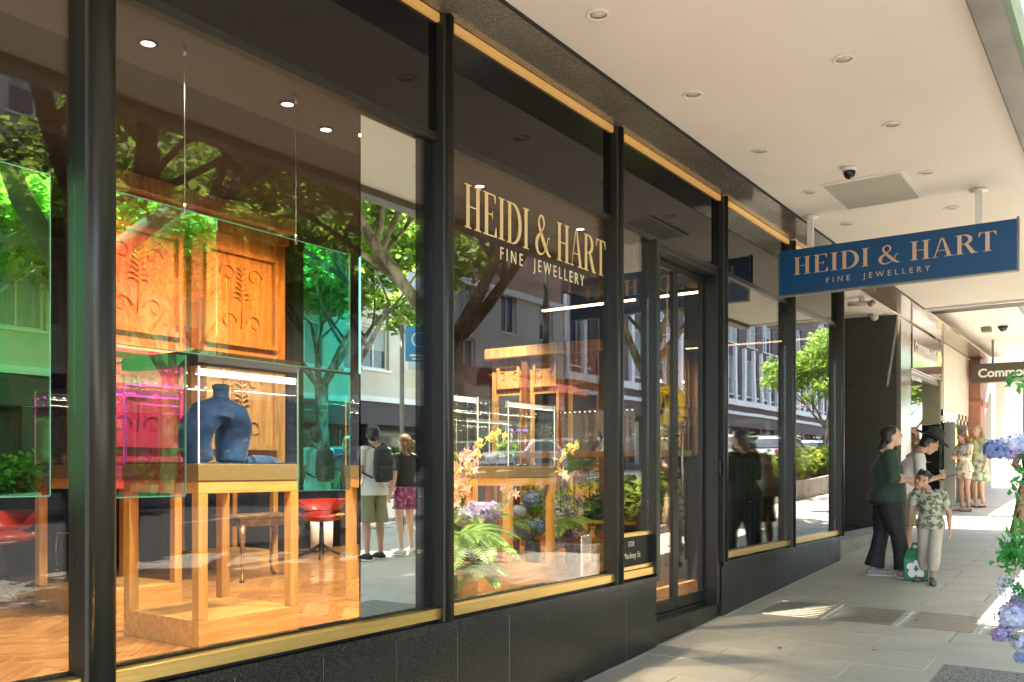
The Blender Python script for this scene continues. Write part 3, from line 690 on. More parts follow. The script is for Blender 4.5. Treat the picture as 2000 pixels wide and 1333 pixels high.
# recessed lamps inside (lit)
sp = thing('ceiling_spotlight', 'lit recessed spotlight', 'spotlight', (0, 0, 0), group='lit spotlights in the shop ceiling')
MB().lathe([(.031, 0), (.044, 0), (.046, -.005), (.031, -.007)], n=20, cap=False).build('rim', M['ceil_edge'], sp, local=True)
MB().lathe([(.030, -.001), (.030, -.003), (.001, -.003)], n=16).build('lens', M['downlight'], sp, local=True)
first = True
spots = [(2.42, 3.74, 'nearest the left pillar'), (4.10-.85, 3.75, 'left of the second hanging wire'), (3.62, 3.85, 'beside the second hanging wire'), (.7, 3.75, 'in the leftmost window'), (4.95, 3.75, 'above the gold window lettering'), (6.3, 3.75, 'behind the window right of the lettering'),
         (4.3, 6.0, 'added to brighten the left carved screen'), (5.9, 6.0, 'added to brighten the middle of the carved screen'), (9.9, 7.0, 'added to brighten the carved doors'), (9.2, 6.2, 'beside the line lamp')]  # screen and door spots are added lamps that brighten the carving
for i, (x, y, l) in enumerate(spots):
    z = 3.60 if y < 4 else 4.30
    lab = 'lit shop ceiling spotlight '+l
    o = sp if first else copy_tree(sp, label=lab)
    o.location = (x, y, z-.001); o['label'] = lab; first = False
    la = bpy.data.lights.new('spot', 'SPOT'); la.energy = (26 if x < 4.5 else 42) if y < 4 else (80 if x < 6 else (100 if y > 6.9 else 34)); la.color = (1, .82, .60); la.spot_size = rad(105); la.spot_blend = .6; la.shadow_soft_size = .04
    lo = bpy.data.objects.new('spot', la); COL.objects.link(lo); lo.parent = o; lo.location = (0, 0, -.03)
    lo.rotation_euler = (rad(14 if y < 4 else 30), 0, 0)
# linear pendant
lp = thing('line_lamp', 'long thin lit warm line lamp hanging across the shop near the entrance', 'lamp', (9.1, 4.9, 3.6))
MB().box(9.07, 9.13, 3.88, 5.94, 3.57, 3.61).build('lamp_housing', M['black_matte'], lp)
MB().box(9.075, 9.125, 3.88, 5.94, 3.552, 3.569).build('light_strip', M['led_warm'], lp)
for y in (4.1, 5.1): MB().cyl((9.1, y, 3.61), (9.1, y, 3.64), .004, n=6).build('cable', M['black_matte'], lp)

# dichroic panels on wires
def hung(name, label, x0, x1, z0, z1, mat, wires, y=3.62, tops=True):
    t = thing(name, label, 'hanging panel', ((x0+x1)/2, y, z0), group='coloured glass panels hanging in the windows')
    m = MB(); e = .005
    m.box(x0, x1, y, y+.008, z0, z1)
    for k, f in enumerate(m.f):
        m.m[k] = 0 if k == 2 else 1
    gl = m.build('film_sheet', [M[mat], M['case']], t)
    for i, (a, b, c, d_) in enumerate(((x0, x1, z1, z1+e), (x0, x1, z0-e, z0)) if tops else ((x0, x1, z0-e, z0),)): bx('bright_edge', M['edge'], t, a, b, y, y+.008, c, d_)
    for a, b in ((x0-e, x0), (x1, x1+e)): bx('bright_edge', M['edge'], t, a, b, y, y+.008, z0, z1)
    for wx in wires:
        MB().cyl((wx, y+.004, z1), (wx, y+.004, 3.60), .003, n=6).build('wire', M['steel'], t)
        MB().cyl((wx, y+.004, 3.55), (wx, y+.004, 3.60), .010, n=8).build('wire_grip', M['steel'], t)
        MB().cyl((wx, y+.004, z1-.02), (wx, y+.004, z1+.03), .008, n=8).build('wire_clip', M['steel'], t)
FYm = 3.62
pt = lambda u, v: at(u, v, Y=FYm)
zt = pt(362, 412).z; xr = pt(683, 495).x
hung('film_panel', 'wide hanging glass panel turning from red and orange to teal behind the window', 2.10, xr, pt(400, 692).z+.0, zt, 'film_b', (pt(362, 412).x, pt(579, 470).x))
hung('film_panel', 'lower left pink tinted hanging glass panel beside the blue bust', 2.10, pt(362, 800).x, pt(362, 968).z, pt(362, 692).z-.006, 'film_c', (), tops=False)
hung('film_panel', 'lower right teal hanging glass panel beside the mirror strip', pt(584, 800).x, xr, pt(683, 956).z, pt(362, 692).z-.006, 'film_b', (), tops=False)
hung('film_panel', 'bright green hanging glass panel in the leftmost window', -.5, pt(97, 340).x, pt(97, 968).z, pt(97, 343).z, 'film_a', (.35,))

# carved timber screen behind the first window
cs = thing('carved_screen', 'large warm carved timber wall screen behind the coloured glass panels', 'screen', (5.4, 7.5, 1.3))
SX0 = 4.2; cxr = at(563, 500, Y=7.5).x; ctop = at(563, 421, Y=7.5).z
bx('back_board', M['carved'], cs, SX0, cxr, 7.55, 7.7, 1.5, ctop)
bx('cornice', M['carved'], cs, SX0-.05, cxr+.04, 7.40, 7.548, ctop-.22, ctop+.03, bevel=.02)
bx('cornice', M['carved'], cs, SX0, cxr, 7.48, 7.548, ctop-.34, ctop-.225, bevel=.01)
bx('plinth', M['carved_d'], cs, SX0, cxr, 7.42, 7.548, 1.5, 1.72)
def scroll(m, c, s, mirror=1, plane='y', dep=.012, turns=1.15):
    """carved volute as a little tube"""
    pts = []
    for k in range(22):
        a = turns*2*math.pi*k/21; r_ = s*(1-.042*k); dx, dz = r_*math.cos(a)*mirror, r_*math.sin(a)
        pts.append((c[0]+dx, c[1]-dep, c[2]+dz) if plane == 'y' else (c[0]-dep, c[1]+dx, c[2]+dz))
    m.tube(pts, [s*.075*(1.3-.045*k) for k in range(22)], n=5)
npan = 2; pw = (cxr-SX0)/npan
for i in range(npan):
    a, b = SX0+i*pw, SX0+(i+1)*pw
    bx('pilaster', M['carved_d'] if i % 2 else M['carved'], cs, a-.07, a+.07, 7.46, 7.549, 1.72, ctop-.345, bevel=.012)
    for z0, z1 in ((1.85, 2.75), (2.9, ctop-.5)):
        m = MB()
        m.box(a+.13, b-.13, 7.50, 7.549, z0, z0+.045); m.box(a+.13, b-.13, 7.50, 7.549, z1-.045, z1)
        m.box(a+.13, a+.175, 7.50, 7.549, z0+.046, z1-.046); m.box(b-.175, b-.13, 7.50, 7.549, z0+.046, z1-.046)
        pn = m.build('panel_moulding', M['carved'], cs)
        c = MB(); mx, mz = (a+b)/2, (z0+z1)/2
        for sx_ in (-1, 1):
            for sz in (-1, 1): scroll(c, (mx+sx_*.16, 7.55, mz+sz*.16*1.5), .10, sx_*sz)
        for q in range(7):
            for sx_ in (-1, 1):
                c.tube([(mx, 7.545, mz-.02+.05*q), (mx+sx_*.05, 7.53, mz+.02+.05*q), (mx+sx_*(.11-.012*q), 7.545, mz+.0+.055*q)], [.004, .012, .003], n=5)
        c.tube([(mx, 7.545, mz-.30), (mx+.015, 7.54, mz), (mx, 7.545, mz+.36)], [.008, .008, .004], n=5); c.build('carving', M['carved'], pn)
c = MB()
for k in range(int((cxr-SX0-.3)/.5)):
    for q in range(3): scroll(c, (SX0+.25+k*.5+q*.12, 7.40, ctop-.10), .045, (-1)**q, turns=1.2)
c.build('cornice_carving', M['carved_d'], cs)
# navy drape under and beside it
dr = MB()
n = 160; vs = []; 
for k in range(n+1):
    x = -3.9+(10.5+3.9)*k/n; y = 9.6+.05*math.sin(k*1.15)+.02*math.sin(k*2.7); vs += [(x, y, FL), (x, y, 2.6)]
dr.add(vs, [(2*k, 2*k+2, 2*k+3, 2*k+1) for k in range(n)], smooth=True)
dd = dr.build('drape', M['navy']); tag(dd, 'dark navy curtain along the back of the shop behind the table legs', 'curtain'); dd.modifiers.new('solid', 'SOLIDIFY').thickness = .02
# carved doors facing the street end (bay right of the lettering)
cd = thing('carved_doors', 'tall lit carved timber doors with glass panes at the back of the shop', 'carved doors', (11, 7.1, FL))
ytop = at(1080, 680, X=11).z
ya, yb = at(1185, 700, X=11).y, at(965, 700, X=11).y
m = MB().box(10.95, 11.07, ya, yb, FL, ytop).build('back_board', M['carved'], cd)
bx('cornice', M['carved'], cd, 10.78, 10.94, ya-.03, yb+.03, ytop-.12, ytop+.04, bevel=.02)
nn_ = 3; dw = (yb-ya)/nn_
for i in range(nn_):
    a, b = ya+i*dw, ya+(i+1)*dw
    bx('pilaster', M['carved_d'], cd, 10.85, 10.949, a-.05, a+.05, FL, ytop-.13, bevel=.01)
    for z0, z1 in ((.7, 1.6), (2.85, ytop-.2)):
        m = MB(); m.box(10.90, 10.949, a+.12, b-.12, z0, z0+.04); m.box(10.90, 10.949, a+.12, b-.12, z1-.04, z1); m.box(10.90, 10.949, a+.12, a+.16, z0+.041, z1-.041); m.box(10.90, 10.949, b-.16, b-.12, z0+.041, z1-.041)
        pn = m.build('panel_moulding', M['carved'], cd); c = MB()
        for q in (-1, 1): scroll(c, (10.95, (a+b)/2+q*.12, (z0+z1)/2), .09, q, 'x')
        c.build('carving', M['carved'], pn)
    bx('glass_pane', M['mirror'] if i == 1 else M['winglass'], cd, 10.93, 10.948, a+.14, b-.14, 1.75, 2.75)
# framed lit shelves: timber bar with cases along the end
br = thing('timber_bar', 'long narrow timber bar table near the entrance with lit cases on it', 'bar table', (9.6, 5.4, FL))
bx('table_top', M['oak'], br, 9.35, 9.85, 4.35, 6.9, 1.80, 1.87, bevel=.006)
for x_, y_ in ((9.42, 4.45), (9.78, 4.45), (9.42, 6.8), (9.78, 6.8)): bx('leg', M['carved_d'], br, x_-.03, x_+.03, y_-.03, y_+.03, FL, 1.80)
bx('lower_shelf', M['oak'], br, 9.4, 9.8, 4.48, 6.77, 1.0, 1.04)

# ------------------------------------------------------------------ display cases (pedestal with a glass box)
def display_case(label, x, y, w=.80, d=.81, led=True, glass_h=.60, power=16):
    t = thing('display_case', label, 'display case', (x+w/2, y+d/2, FL), group='oak jewellery display cases')
    z = FL; lg = .068
    bx('base', M['oakx'], t, x, x+w, y, y+d, z, z+.17, bevel=.004)
    for a, b in ((x, y), (x+w-lg, y), (x, y+d-lg), (x+w-lg, y+d-lg)): bx('leg', M['oak'], t, a, a+lg, b, b+lg, z+.171, z+.955, bevel=.003)
    bx('apron', M['oakx'], t, x, x+w, y, y+d, z+.956, z+1.034, bevel=.002)
    bx('gold_band', M['bandgold'], t, x-.006, x+w+.006, y-.006, y+d+.006, z+1.035, z+1.14, bevel=.002)
    bx('velvet_deck', M['velvet'], t, x+.01, x+w-.01, y+.01, y+d-.01, z+1.141, z+1.15)
    z0, z1 = z+1.142, z+1.142+glass_h; q = .006
    for a in ((x, x+w, y, y+q), (x, x+w, y+d-q, y+d), (x, x+q, y+q, y+d-q), (x+w-q, x+w, y+q, y+d-q)): bx('glass_panel', M['case'], t, *a, z0, z1)
    bx('glass_panel', M['case'], t, x, x+w, y, y+d, z1+.001, z1+.007)
    e = MB()
    for a, b in ((x, y), (x+w, y), (x, y+d), (x+w, y+d)): e.box(a-.002 if a == x else a-.006, a+.006 if a == x else a+.002, b-.002 if b == y else b-.006, b+.006 if b == y else b+.002, z0, z1)
    e.build('glass_edges', M['white'], t)
    f = MB(); f.box(x+.012, x+w-.012, y+.010, y+.035, z1-.040, z1-.010).build('light_rail', M['white'], t)
    if led:
        bx('light_strip', M['led'], t, x+.012, x+w-.012, y+.012, y+.032, z1-.052, z1-.046)
        for q in range(9): bx('lamp_dot', M['led'], t, x+.06+.08*q, x+.072+.08*q, y+d-.03, y+d-.018, z1-.05, z1-.04)
        for yy in (y+.05, y+d-.08):
            la = bpy.data.lights.new('case_light', 'AREA'); la.shape = 'RECTANGLE'; la.size = w*.9; la.size_y = .02; la.energy = power*.07; la.color = (1, .88, .72)
            lo = bpy.data.objects.new('case_light', la); COL.objects.link(lo); lo.parent = t; lo.location = (0, yy-(y+d/2), z1-.055-FL)
    return t
C1 = (3.43, 4.77); C2 = (6.77, 4.80)
t1 = display_case('oak display case holding the large blue velvet bust, nearest the left window pillar', *C1)
bx('lid', M['black_matte'], t1, 3.42, 4.24, 4.76, 5.59, FL+1.765, FL+1.845, bevel=.003)
display_case('oak display case among the flowers behind the gold lettering window', *C2)
display_case('oak display case half hidden behind the mirror strip', 5.47, 4.77, power=8)
display_case('oak display case standing furthest back behind the pink panel', 3.75, 6.55, power=14)
display_case('oak display case at the back between the console table and the curtain', 6.25, 8.3, power=10)
display_case('oak display case in the dark back of the room right of the flowers', 8.6, 6.7, power=10)
# blue arched bust
def remesh(mb, name, mat, parent, voxel=.008, smooth=4, local=False, world=True):
    """union of the overlapping closed pieces as one continuous surface"""
    M0 = None if (local or parent is None) else WL[parent.name].inverted()
    me = mb.mesh('tmp', mat, M0); tmp = bpy.data.objects.new('tmp', me); COL.objects.link(tmp)
    r = tmp.modifiers.new('r', 'REMESH'); r.mode = 'VOXEL'; r.voxel_size = voxel; r.use_smooth_shade = True
    if smooth:
        s = tmp.modifiers.new('s', 'SMOOTH'); s.iterations = smooth; s.factor = .5
    bpy.context.view_layer.update(); dg = bpy.context.evaluated_depsgraph_get(); m2 = bpy.data.meshes.new_from_object(tmp.evaluated_get(dg)); bpy.data.objects.remove(tmp); bpy.data.meshes.remove(me)
    m2.name = name; m2.materials.clear(); m2.materials.append(mat)
    m2.polygons.foreach_set('use_smooth', [True]*len(m2.polygons)); m2.update()
    return link(name, m2, parent)
bz = FL+1.15
bp_ = at(425, 850, Y=5.12); bxx = bp_.x
bt = thing('jewellery_bust', 'big arched blue velvet necklace bust inside the display case', 'bust', (bxx, 5.15, bz))
m = MB()
sd = (1, 0, 0)
m.tube([(bxx+.135, 5.16, bz), (bxx+.15, 5.16, bz+.14), (bxx+.155, 5.15, bz+.25), (bxx+.12, 5.14, bz+.33), (bxx+.05, 5.13, bz+.375)], [(.075, .10), (.085, .12), (.080, .13), (.085, .12), (.06, .08)], n=18)
m.tube([(bxx-.11, 5.16, bz), (bxx-.15, 5.16, bz+.12), (bxx-.145, 5.15, bz+.23), (bxx-.085, 5.14, bz+.32), (bxx+.02, 5.13, bz+.365)], [(.060, .10), (.062, .11), (.068, .12), (.078, .12), (.09, .09)], n=18)
m.tube([(bxx-.10, 5.15, bz+.27), (bxx-.03, 5.14, bz+.345), (bxx+.05, 5.13, bz+.365), (bxx+.12, 5.15, bz+.30)], [(.06, .09), (.075, .10), (.08, .10), (.07, .09)], n=14)
m.tube([(bxx+.02, 5.13, bz+.30), (bxx+.03, 5.13, bz+.40), (bxx+.035, 5.13, bz+.47), (bxx+.03, 5.13, bz+.525), (bxx+.03, 5.13, bz+.535)], [(.13, .10), (.065, .062), (.052, .052), (.062, .062), (.05, .05)], n=18)
remesh(m, 'bust_body', M['velvet'], bt, .010, 16)
m = MB()
npts = [(bxx+.035+.075*math.cos(a), 5.13-.075*math.sin(a)*1.0, bz+.415-.06*math.sin(a)) for a in [math.pi*k/14 for k in range(15)]]
for p in npts: m.ball(p, .010, 6, 5)
nk = m.build('necklace', pbr('silver', (.85, .85, .82), .15, 1)); tag(nk, 'fine silver necklace on the neck of the blue bust', 'necklace')
m = MB().tube([(bxx+.20, 5.0, bz+.02), (bxx+.34, 4.98, bz+.018), (bxx+.46, 5.05, bz+.015)], [(.05, .022), (.045, .018), (.03, .012)], n=12).tube([(bxx+.22, 5.1, bz+.02), (bxx+.36, 5.12, bz+.018)], [(.04, .02), (.03, .012)], n=12)
tag(remesh(m, 'velvet_roll', M['velvet'], None, .008, 3), 'loose folded blue velvet roll lying beside the arched bust', 'velvet roll')
# rings on stands and velvet in the second case
for i, u in enumerate((998, 1012, 1026)):
    p = at(u, 842, Y=5.1); st = thing('ring_stand', 'slim ring stand with a violet stone in the flower case, '+('left one', 'middle one', 'right one')[i], 'ring stand', (p.x, 5.1, FL+1.15), group='ring stands in the flower case')
    MB().cyl((p.x, 5.1, FL+1.15), (p.x, 5.1, p.z-.02), .004, n=8).build('rod', M['steel'], st)
    MB().ball((p.x, 5.1, p.z), .026, 10, 7).build('stone', pbr('violet_glass', (.25, .20, .65), .05, .3), st)
    MB().lathe([(.03, 0), (.03, .008), (.001, .01)], (p.x, 5.1, FL+1.15), n=14).build('foot', M['steel'], st)
p = at(985, 888, Y=5.05)
m = MB().tube([(p.x-.12, 5.05, FL+1.19), (p.x, 5.0, FL+1.21), (p.x+.14, 5.06, FL+1.18)], [(.05, .035), (.06, .05), (.04, .03)], n=14).ball((p.x-.05, 5.15, FL+1.2), (.10, .07, .05))
tag(remesh(m, 'velvet_cushion', M['velvet'], None, .01, 3), 'crumpled blue velvet cushion at the bottom of the flower case', 'cushion')
p = at(1166, 852, X=9.5)
m = MB().tube([(p.x, p.y+.10, 1.875), (p.x, p.y+.02, 1.95), (p.x, p.y-.05, 2.04), (p.x, p.y-.02, 2.12)], [(.045, .03), (.05, .035), (.05, .03), (.02, .015)], n=12)
tag(remesh(m, 'velvet_hand', M['velvet'], None, .01, 2), 'blue velvet ring display standing on the timber bar', 'jewellery stand')
p = at(959, 775, X=9.5)
# glass cases on the bar
for k, yy in enumerate((4.5, 5.35, 6.2)):
    t = thing('glass_case', 'small lit glass case on the timber bar, '+('nearest the window', 'middle one', 'nearest the back wall')[k], 'glass case', (9.6, yy+.3, 1.87), group='glass cases on the timber bar')
    for a in ((9.38, 9.386, yy, yy+.6), (9.814, 9.82, yy, yy+.6), (9.386, 9.814, yy, yy+.006), (9.386, 9.814, yy+.594, yy+.6)): bx('glass_panel', M['case'], t, *a, 1.872, 2.36)
    bx('glass_lid', M['case'], t, 9.38, 9.82, yy, yy+.6, 2.361, 2.368)
    for q in range(8): bx('lamp_dot', M['led'], t, 9.40, 9.412, yy+.04+.07*q, yy+.052+.07*q, 2.34, 2.352)

# ------------------------------------------------------------------ shop furniture
# gilt console table
ct = thing('console_table', 'gilt carved console table with bowed legs behind the first display case', 'console table', (5.3, 7.4, FL))
cx0 = at(450, 1010, Y=7.35).x; cx1 = at(570, 1010, Y=7.35).x; cz = at(500, 1007, Y=7.35).z
gm = pbr('gilt', (.38, .22, .07), .38, .75, col2=(.18, .09, .03), scale=14, bump=.3)
m = MB(); m.box(cx0, cx1, 7.2, 7.65, cz-.02, cz+.01); m.build('table_top', gm, ct, bevel=.008)
m = MB()
for k in range(8):
    a = cx0+.03+(cx1-cx0-.06)*k/7; scroll(m, (a, 7.22, cz-.06), .03, (-1)**k, turns=1.2)
m.box(cx0+.03, cx1-.03, 7.23, 7.62, cz-.10, cz-.021).build('frieze', gm, ct)
for a, b in ((cx0+.06, 7.25), (cx1-.06, 7.25), (cx0+.06, 7.59), (cx1-.06, 7.59)):
    s_ = -1 if a < (cx0+cx1)/2 else 1
    MB().tube([(a, b, cz-.09), (a+s_*.02, b-.03, cz-.18), (a, b-.01, cz-.32), (a-s_*.015, b+.01, FL+.14), (a-s_*.005, b, FL+.04), (a+s_*.02, b-.02, FL)], [.042, .034, .020, .014, .016, .026], n=10).build('leg', gm, ct)
def star_chair(label, x, y, rz, group='swivel chairs in the shop'):
    t = thing('swivel_chair', label, 'chair', (x, y, FL), rz, group)
    for k in range(4):
        a = rad(90*k+20); c, s_ = math.cos(a), math.sin(a)
        MB().tube([(.02*c, .02*s_, .16), (.17*c, .17*s_, .07), (.34*c, .34*s_, .015)], [(.020, .022), (.018, .018), (.016, .012)], n=8).build('leg', M['black_matte'], t, local=True)
    MB().tube([(0, 0, .10), (0, 0, .46)], [.035, .025], n=12).build('column', M['black_matte'], t, local=True)
    red = pbr('red_leather', (.42, .035, .02), .35, col2=(.32, .02, .015), scale=6)
    m = MB().ball((0, 0, .52), (.27, .26, .07), 20, 10); m.build('seat', red, t, local=True)
    m = MB()
    pts = [(.25*math.cos(rad(a)), .25*math.sin(rad(a)), .66) for a in range(-120, 121, 12)]
    m.tube(pts, [(.025, .12)]*len(pts), n=12, side=None); m.build('backrest', red, t, local=True)
    pts = [(.275*math.cos(rad(a)), .275*math.sin(rad(a)), .545) for a in range(-120, 121, 12)]
    MB().tube(pts, [.016]*len(pts), n=8).build('wood_rim', M['oakx'], t, local=True)
p = at(628, 1090, Z=FL); star_chair('red leather swivel chair with a black star base, seen left of the mirror strip', p.x, p.y, .4)
p = at(5, 1165, Z=FL); star_chair('swivel chair in the leftmost window with only its black base showing', p.x, p.y, 1.0)
p = at(648, 1082, Z=FL); q = p+Vector((.15, .35, 0))
tb = thing('tote_bag', 'white carrier bag hanging behind the red swivel chair', 'bag', q)
m = MB(); m.tube([(0, 0, .03), (0, 0, .2), (0, 0, .42)], [(.19, .07), (.20, .06), (.21, .04)], n=16, side=(1, 0, 0), smooth=True); m.build('bag_body', M['paper'], tb, local=True)
MB().tube([(-.08, 0, .42), (-.07, 0, .53), (.07, 0, .53), (.08, 0, .42)], [.008]*4, n=6).build('strap', M['black_matte'], tb, local=True)
p = at(122, 1115, Z=FL)
tr = thing('bar_trolley', 'small gilt wire trolley on castors in the leftmost window', 'trolley', p)
for a, b in ((-.13, -.13), (.13, -.13), (-.13, .13), (.13, .13)):
    MB().tube([(a, b, .06), (a*1.1, b, .25), (a, b, .42)], [.007]*3, n=6).build('leg', M['brass'], tr, local=True)
    MB().lathe([(.022, -.01), (.022, .01)], (a, b, .03), n=10).build('castor', M['brass'], tr, local=True)
MB().tube([(.15*math.cos(rad(a)), .15*math.sin(rad(a)), .42) for a in range(0, 361, 20)], [.007]*19, n=6).build('rail', M['brass'], tr, local=True)
MB().box(-.13, .13, -.13, .13, .15, .158).build('shelf', M['case'], tr, local=True)
# chandelier
p = at(1303, 740, X=9.0)
ch = thing('chandelier', 'tall cone shaped chandelier of gold beads seen through the entrance door', 'chandelier', (p.x, p.y, p.z))
m = MB(); m2 = MB()
zt_, zb_ = at(1303, 655, X=9.0).z, at(1303, 765, X=9.0).z
for k in range(16):
    a = 2*math.pi*k/16
    for j in range(22):
        f = j/21; rr = .03+.17*f**1.4; m.ball((p.x+rr*math.cos(a), p.y+rr*math.sin(a), zt_+(zb_-zt_)*f), .0105, 6, 4)
m.build('bead_strands', pbr('gold_bead', (.75, .42, .12), .2, .8), ch, kind='stuff')
for zz, rr in ((zb_+.02, .20), ((zt_+zb_)/2-.05, .12), (zt_, .04)):
    MB().tube([(p.x+rr*math.cos(rad(a)), p.y+rr*math.sin(rad(a)), zz) for a in range(0, 361, 20)], [.008]*19, n=6).build('ring', M['brass'], ch)
for k in range(6):
    a = 2*math.pi*k/6; MB().ball((p.x+.17*math.cos(a), p.y+.17*math.sin(a), zb_+.10), .018, 8, 6).build('bulb', M['led_warm'], ch)
MB().cyl((p.x, p.y, zt_), (p.x, p.y, 4.3), .006, n=6).build('chain', M['brass'], ch)
# easel card in the second window
p0 = at(1146, 1142, Y=3.75); hgt = 95/1760*(3.75/ray(1146, 1100)[1])
ec = thing('show_card', 'upright white card with a red picture standing by the brass sill', 'card', (p0.x, 3.75, p0.z))
bx('card', M['paper'], ec, p0.x-.075, p0.x+.075, 3.75, 3.762, p0.z, p0.z+hgt)
bx('picture', pbr('card_picture', (.35, .10, .06), .5, col2=(.6, .35, .28), scale=9), ec, p0.x-.055, p0.x+.055, 3.744, 3.749, p0.z+.03, p0.z+hgt*.45)
for k in range(5): bx('printed_line', M['carved_d'], ec, p0.x-.05, p0.x+.05-.01*(k % 2), 3.7475, 3.749, p0.z+hgt*(.55+.07*k), p0.z+hgt*(.555+.07*k))
bx('stand_foot', M['oakx'], ec, p0.x-.09, p0.x+.09, 3.70, 3.85, p0.z-.02, p0.z-.001)
bx('card_block', M['oakx'], None, p0.x-.11, p0.x+.11, 3.66, 3.92, FL, p0.z-.021).update_tag()
o = bpy.data.objects['card_block']; tag(o, 'low timber block carrying the white show card', 'block')
# timber cube right of the card
p1 = at(1170, 1080, Y=5.6)
o = bx('timber_cube', M['oakx'], None, p1.x-.2, p1.x+.25, 5.4, 5.9, FL, p1.z+.14); tag(o, 'plain timber cube behind the white show card', 'block')

# black draped plinth right of the door
dp = thing('draped_plinth', 'tall plinth draped in black cloth behind the window right of the door', 'plinth', (8.9, 3.6, FL))
m = MB(); n = 64; vs = []
for j, z in enumerate((FL, 1.2, 1.72, 1.77)):
    for k in range(n):
        a = 2*math.pi*k/n; c_, s_ = math.cos(a), math.sin(a); q = 1/max(abs(c_), abs(s_)); f = 1+(.03*math.sin(a*19)*(1-j/3)); vs.append((8.88+.44*c_*q*f, 3.60+.30*s_*q*f, z))
m.add(vs, [(j*n+k, j*n+(k+1) % n, (j+1)*n+(k+1) % n, (j+1)*n+k) for j in range(3) for k in range(n)]+[tuple(range(3*n, 4*n))]); m.build('cloth', M['black_matte'], dp)
# ------------------------------------------------------------------ foliage
def leaves_mesh(name, blobs, n, size, mats, wts=None, seed=1, flat=.35, shell=.55, curl=.25):
    """n pointed leaves scattered through ellipsoid blobs (cx,cy,cz,rx,ry,rz)"""
    r = np.random.default_rng(seed); B = np.array(blobs, float)
    vol = np.cbrt(B[:, 3]*B[:, 4]*B[:, 5])**2.2; idx = r.choice(len(B), n, p=vol/vol.sum())
    d = r.normal(size=(n, 3)); d /= np.linalg.norm(d, axis=1)[:, None]
    rr = (shell+(1-shell)*r.random(n))**.8*(1+.10*r.normal(size=n)); c = B[idx, :3]+d*B[idx, 3:6]*rr[:, None]
    # clump the leaves along twigs
    a = r.normal(size=(n, 3)); a[:, 2] *= flat; a[:, 2] -= .25; a /= np.linalg.norm(a, axis=1)[:, None]
    nrm = r.normal(size=(n, 3))*.7; nrm[:, 2] += 1; b = np.cross(nrm, a); b /= np.linalg.norm(b, axis=1)[:, None]
    up = np.cross(a, b)
    s = size*(.6+.8*r.random(n))[:, None]
    v = np.empty((n, 5, 3))
    v[:, 0] = c-a*s*.5; v[:, 1] = c-a*s*.05+b*s*.42+up*s*curl*.4; v[:, 2] = c+a*s*.6-up*s*curl*.3; v[:, 3] = c-a*s*.05-b*s*.42+up*s*curl*.4; v[:, 4] = c+a*s*.05
    V = v.reshape(-1, 3); k = np.arange(n)*5
    F = np.stack([np.stack([k, k+1, k+4], 1), np.stack([k+1, k+2, k+4], 1), np.stack([k+2, k+3, k+4], 1), np.stack([k+3, k, k+4], 1)], 1).reshape(-1, 3)
    me = bpy.data.meshes.new(name); me.vertices.add(len(V)); me.vertices.foreach_set('co', V.ravel()); me.loops.add(len(F)*3); me.loops.foreach_set('vertex_index', F.ravel().astype(np.int32))
    me.polygons.add(len(F)); me.polygons.foreach_set('loop_start', np.arange(0, len(F)*3, 3, dtype=np.int32)); me.polygons.foreach_set('loop_total', np.full(len(F), 3, np.int32))
    for m in mats: me.materials.append(m)
    mi = r.choice(len(mats), n, p=wts) if len(mats) > 1 else np.zeros(n, int)
    me.polygons.foreach_set('material_index', np.repeat(mi, 4).astype(np.int32)); me.update(); me.validate(); return me
def tree_mesh(seed, h=12, tr=.30, lean=(0, 0), fork=4.2, spread=4.2, nl=16000, lsize=.17, mats=None, low=4.2, nclump=60, bark='bark', wts=(.6, .4)):
    """trunk that forks into limbs and branches; returns trunk MB and crown mesh"""
    r = random.Random(seed); m = MB(); tips = []
    def limb(p, d, L, R, lev):
        pts = [p]; rs = [R]; q = p.copy(); dd = d.copy(); n = 6
        for k in range(n):
            dd = (dd+Vector((r.uniform(-.16, .16), r.uniform(-.16, .16), r.uniform(-.04, .14)))).normalized(); q = q+dd*L/n; pts.append(q.copy()); rs.append(R*(1-.62*(k+1)/n))
        m.tube(pts, rs, n=9 if lev < 2 else 6)
        if lev >= 3 or R < .02: tips.append(pts[-1]); tips.append(pts[-3]); return
        nb = 3 if lev == 0 else 3
        for k in range(nb):
            a = r.uniform(0, 6.28) if lev else 6.28*k/nb+r.uniform(-.4, .4)
            o = Vector((math.cos(a), math.sin(a), r.uniform(.0, .7))).normalized()
            i = r.choice([3, 4, 5, 6]); limb(pts[i], (dd*.55+o*.8).normalized(), L*.72, rs[i]*.75, lev+1)
        tips.append(pts[-1])
    base = Vector((0, 0, -.1)); top = Vector((lean[0], lean[1], fork))
    pts = [base, base+(top-base)*.04+Vector((0, 0, 0)), base.lerp(top, .35)+Vector((.06, -.04, 0)), base.lerp(top, .7), top]
    m.tube(pts, [tr*1.35, tr*1.12, tr, tr*.98, tr*1.08], n=14)
    for k in range(4):
        a = 6.28*k/4+r.uniform(-.3, .3); limb(top-Vector((0, 0, .15)), Vector((math.cos(a)*.75, math.sin(a)*.75, .8)).normalized(), spread*.8, tr*.62, 1)
    blobs = []
    for k in range(nclump):
        t = r.choice(tips); s = r.uniform(.45, 1.05); z = max(t.z, low+s*.4)
        blobs.append((t.x+r.uniform(-.8, .8), t.y+r.uniform(-.8, .8), z+r.uniform(-.3, .9), s*1.15, s*1.15, s*.72))
    crown = leaves_mesh('crown', blobs, nl, lsize, mats or [M['leaf'], M['leaf_y']], list(wts) if len(mats or [1, 2]) > 1 else None, seed, shell=.2)
    return m, crown, M[bark]
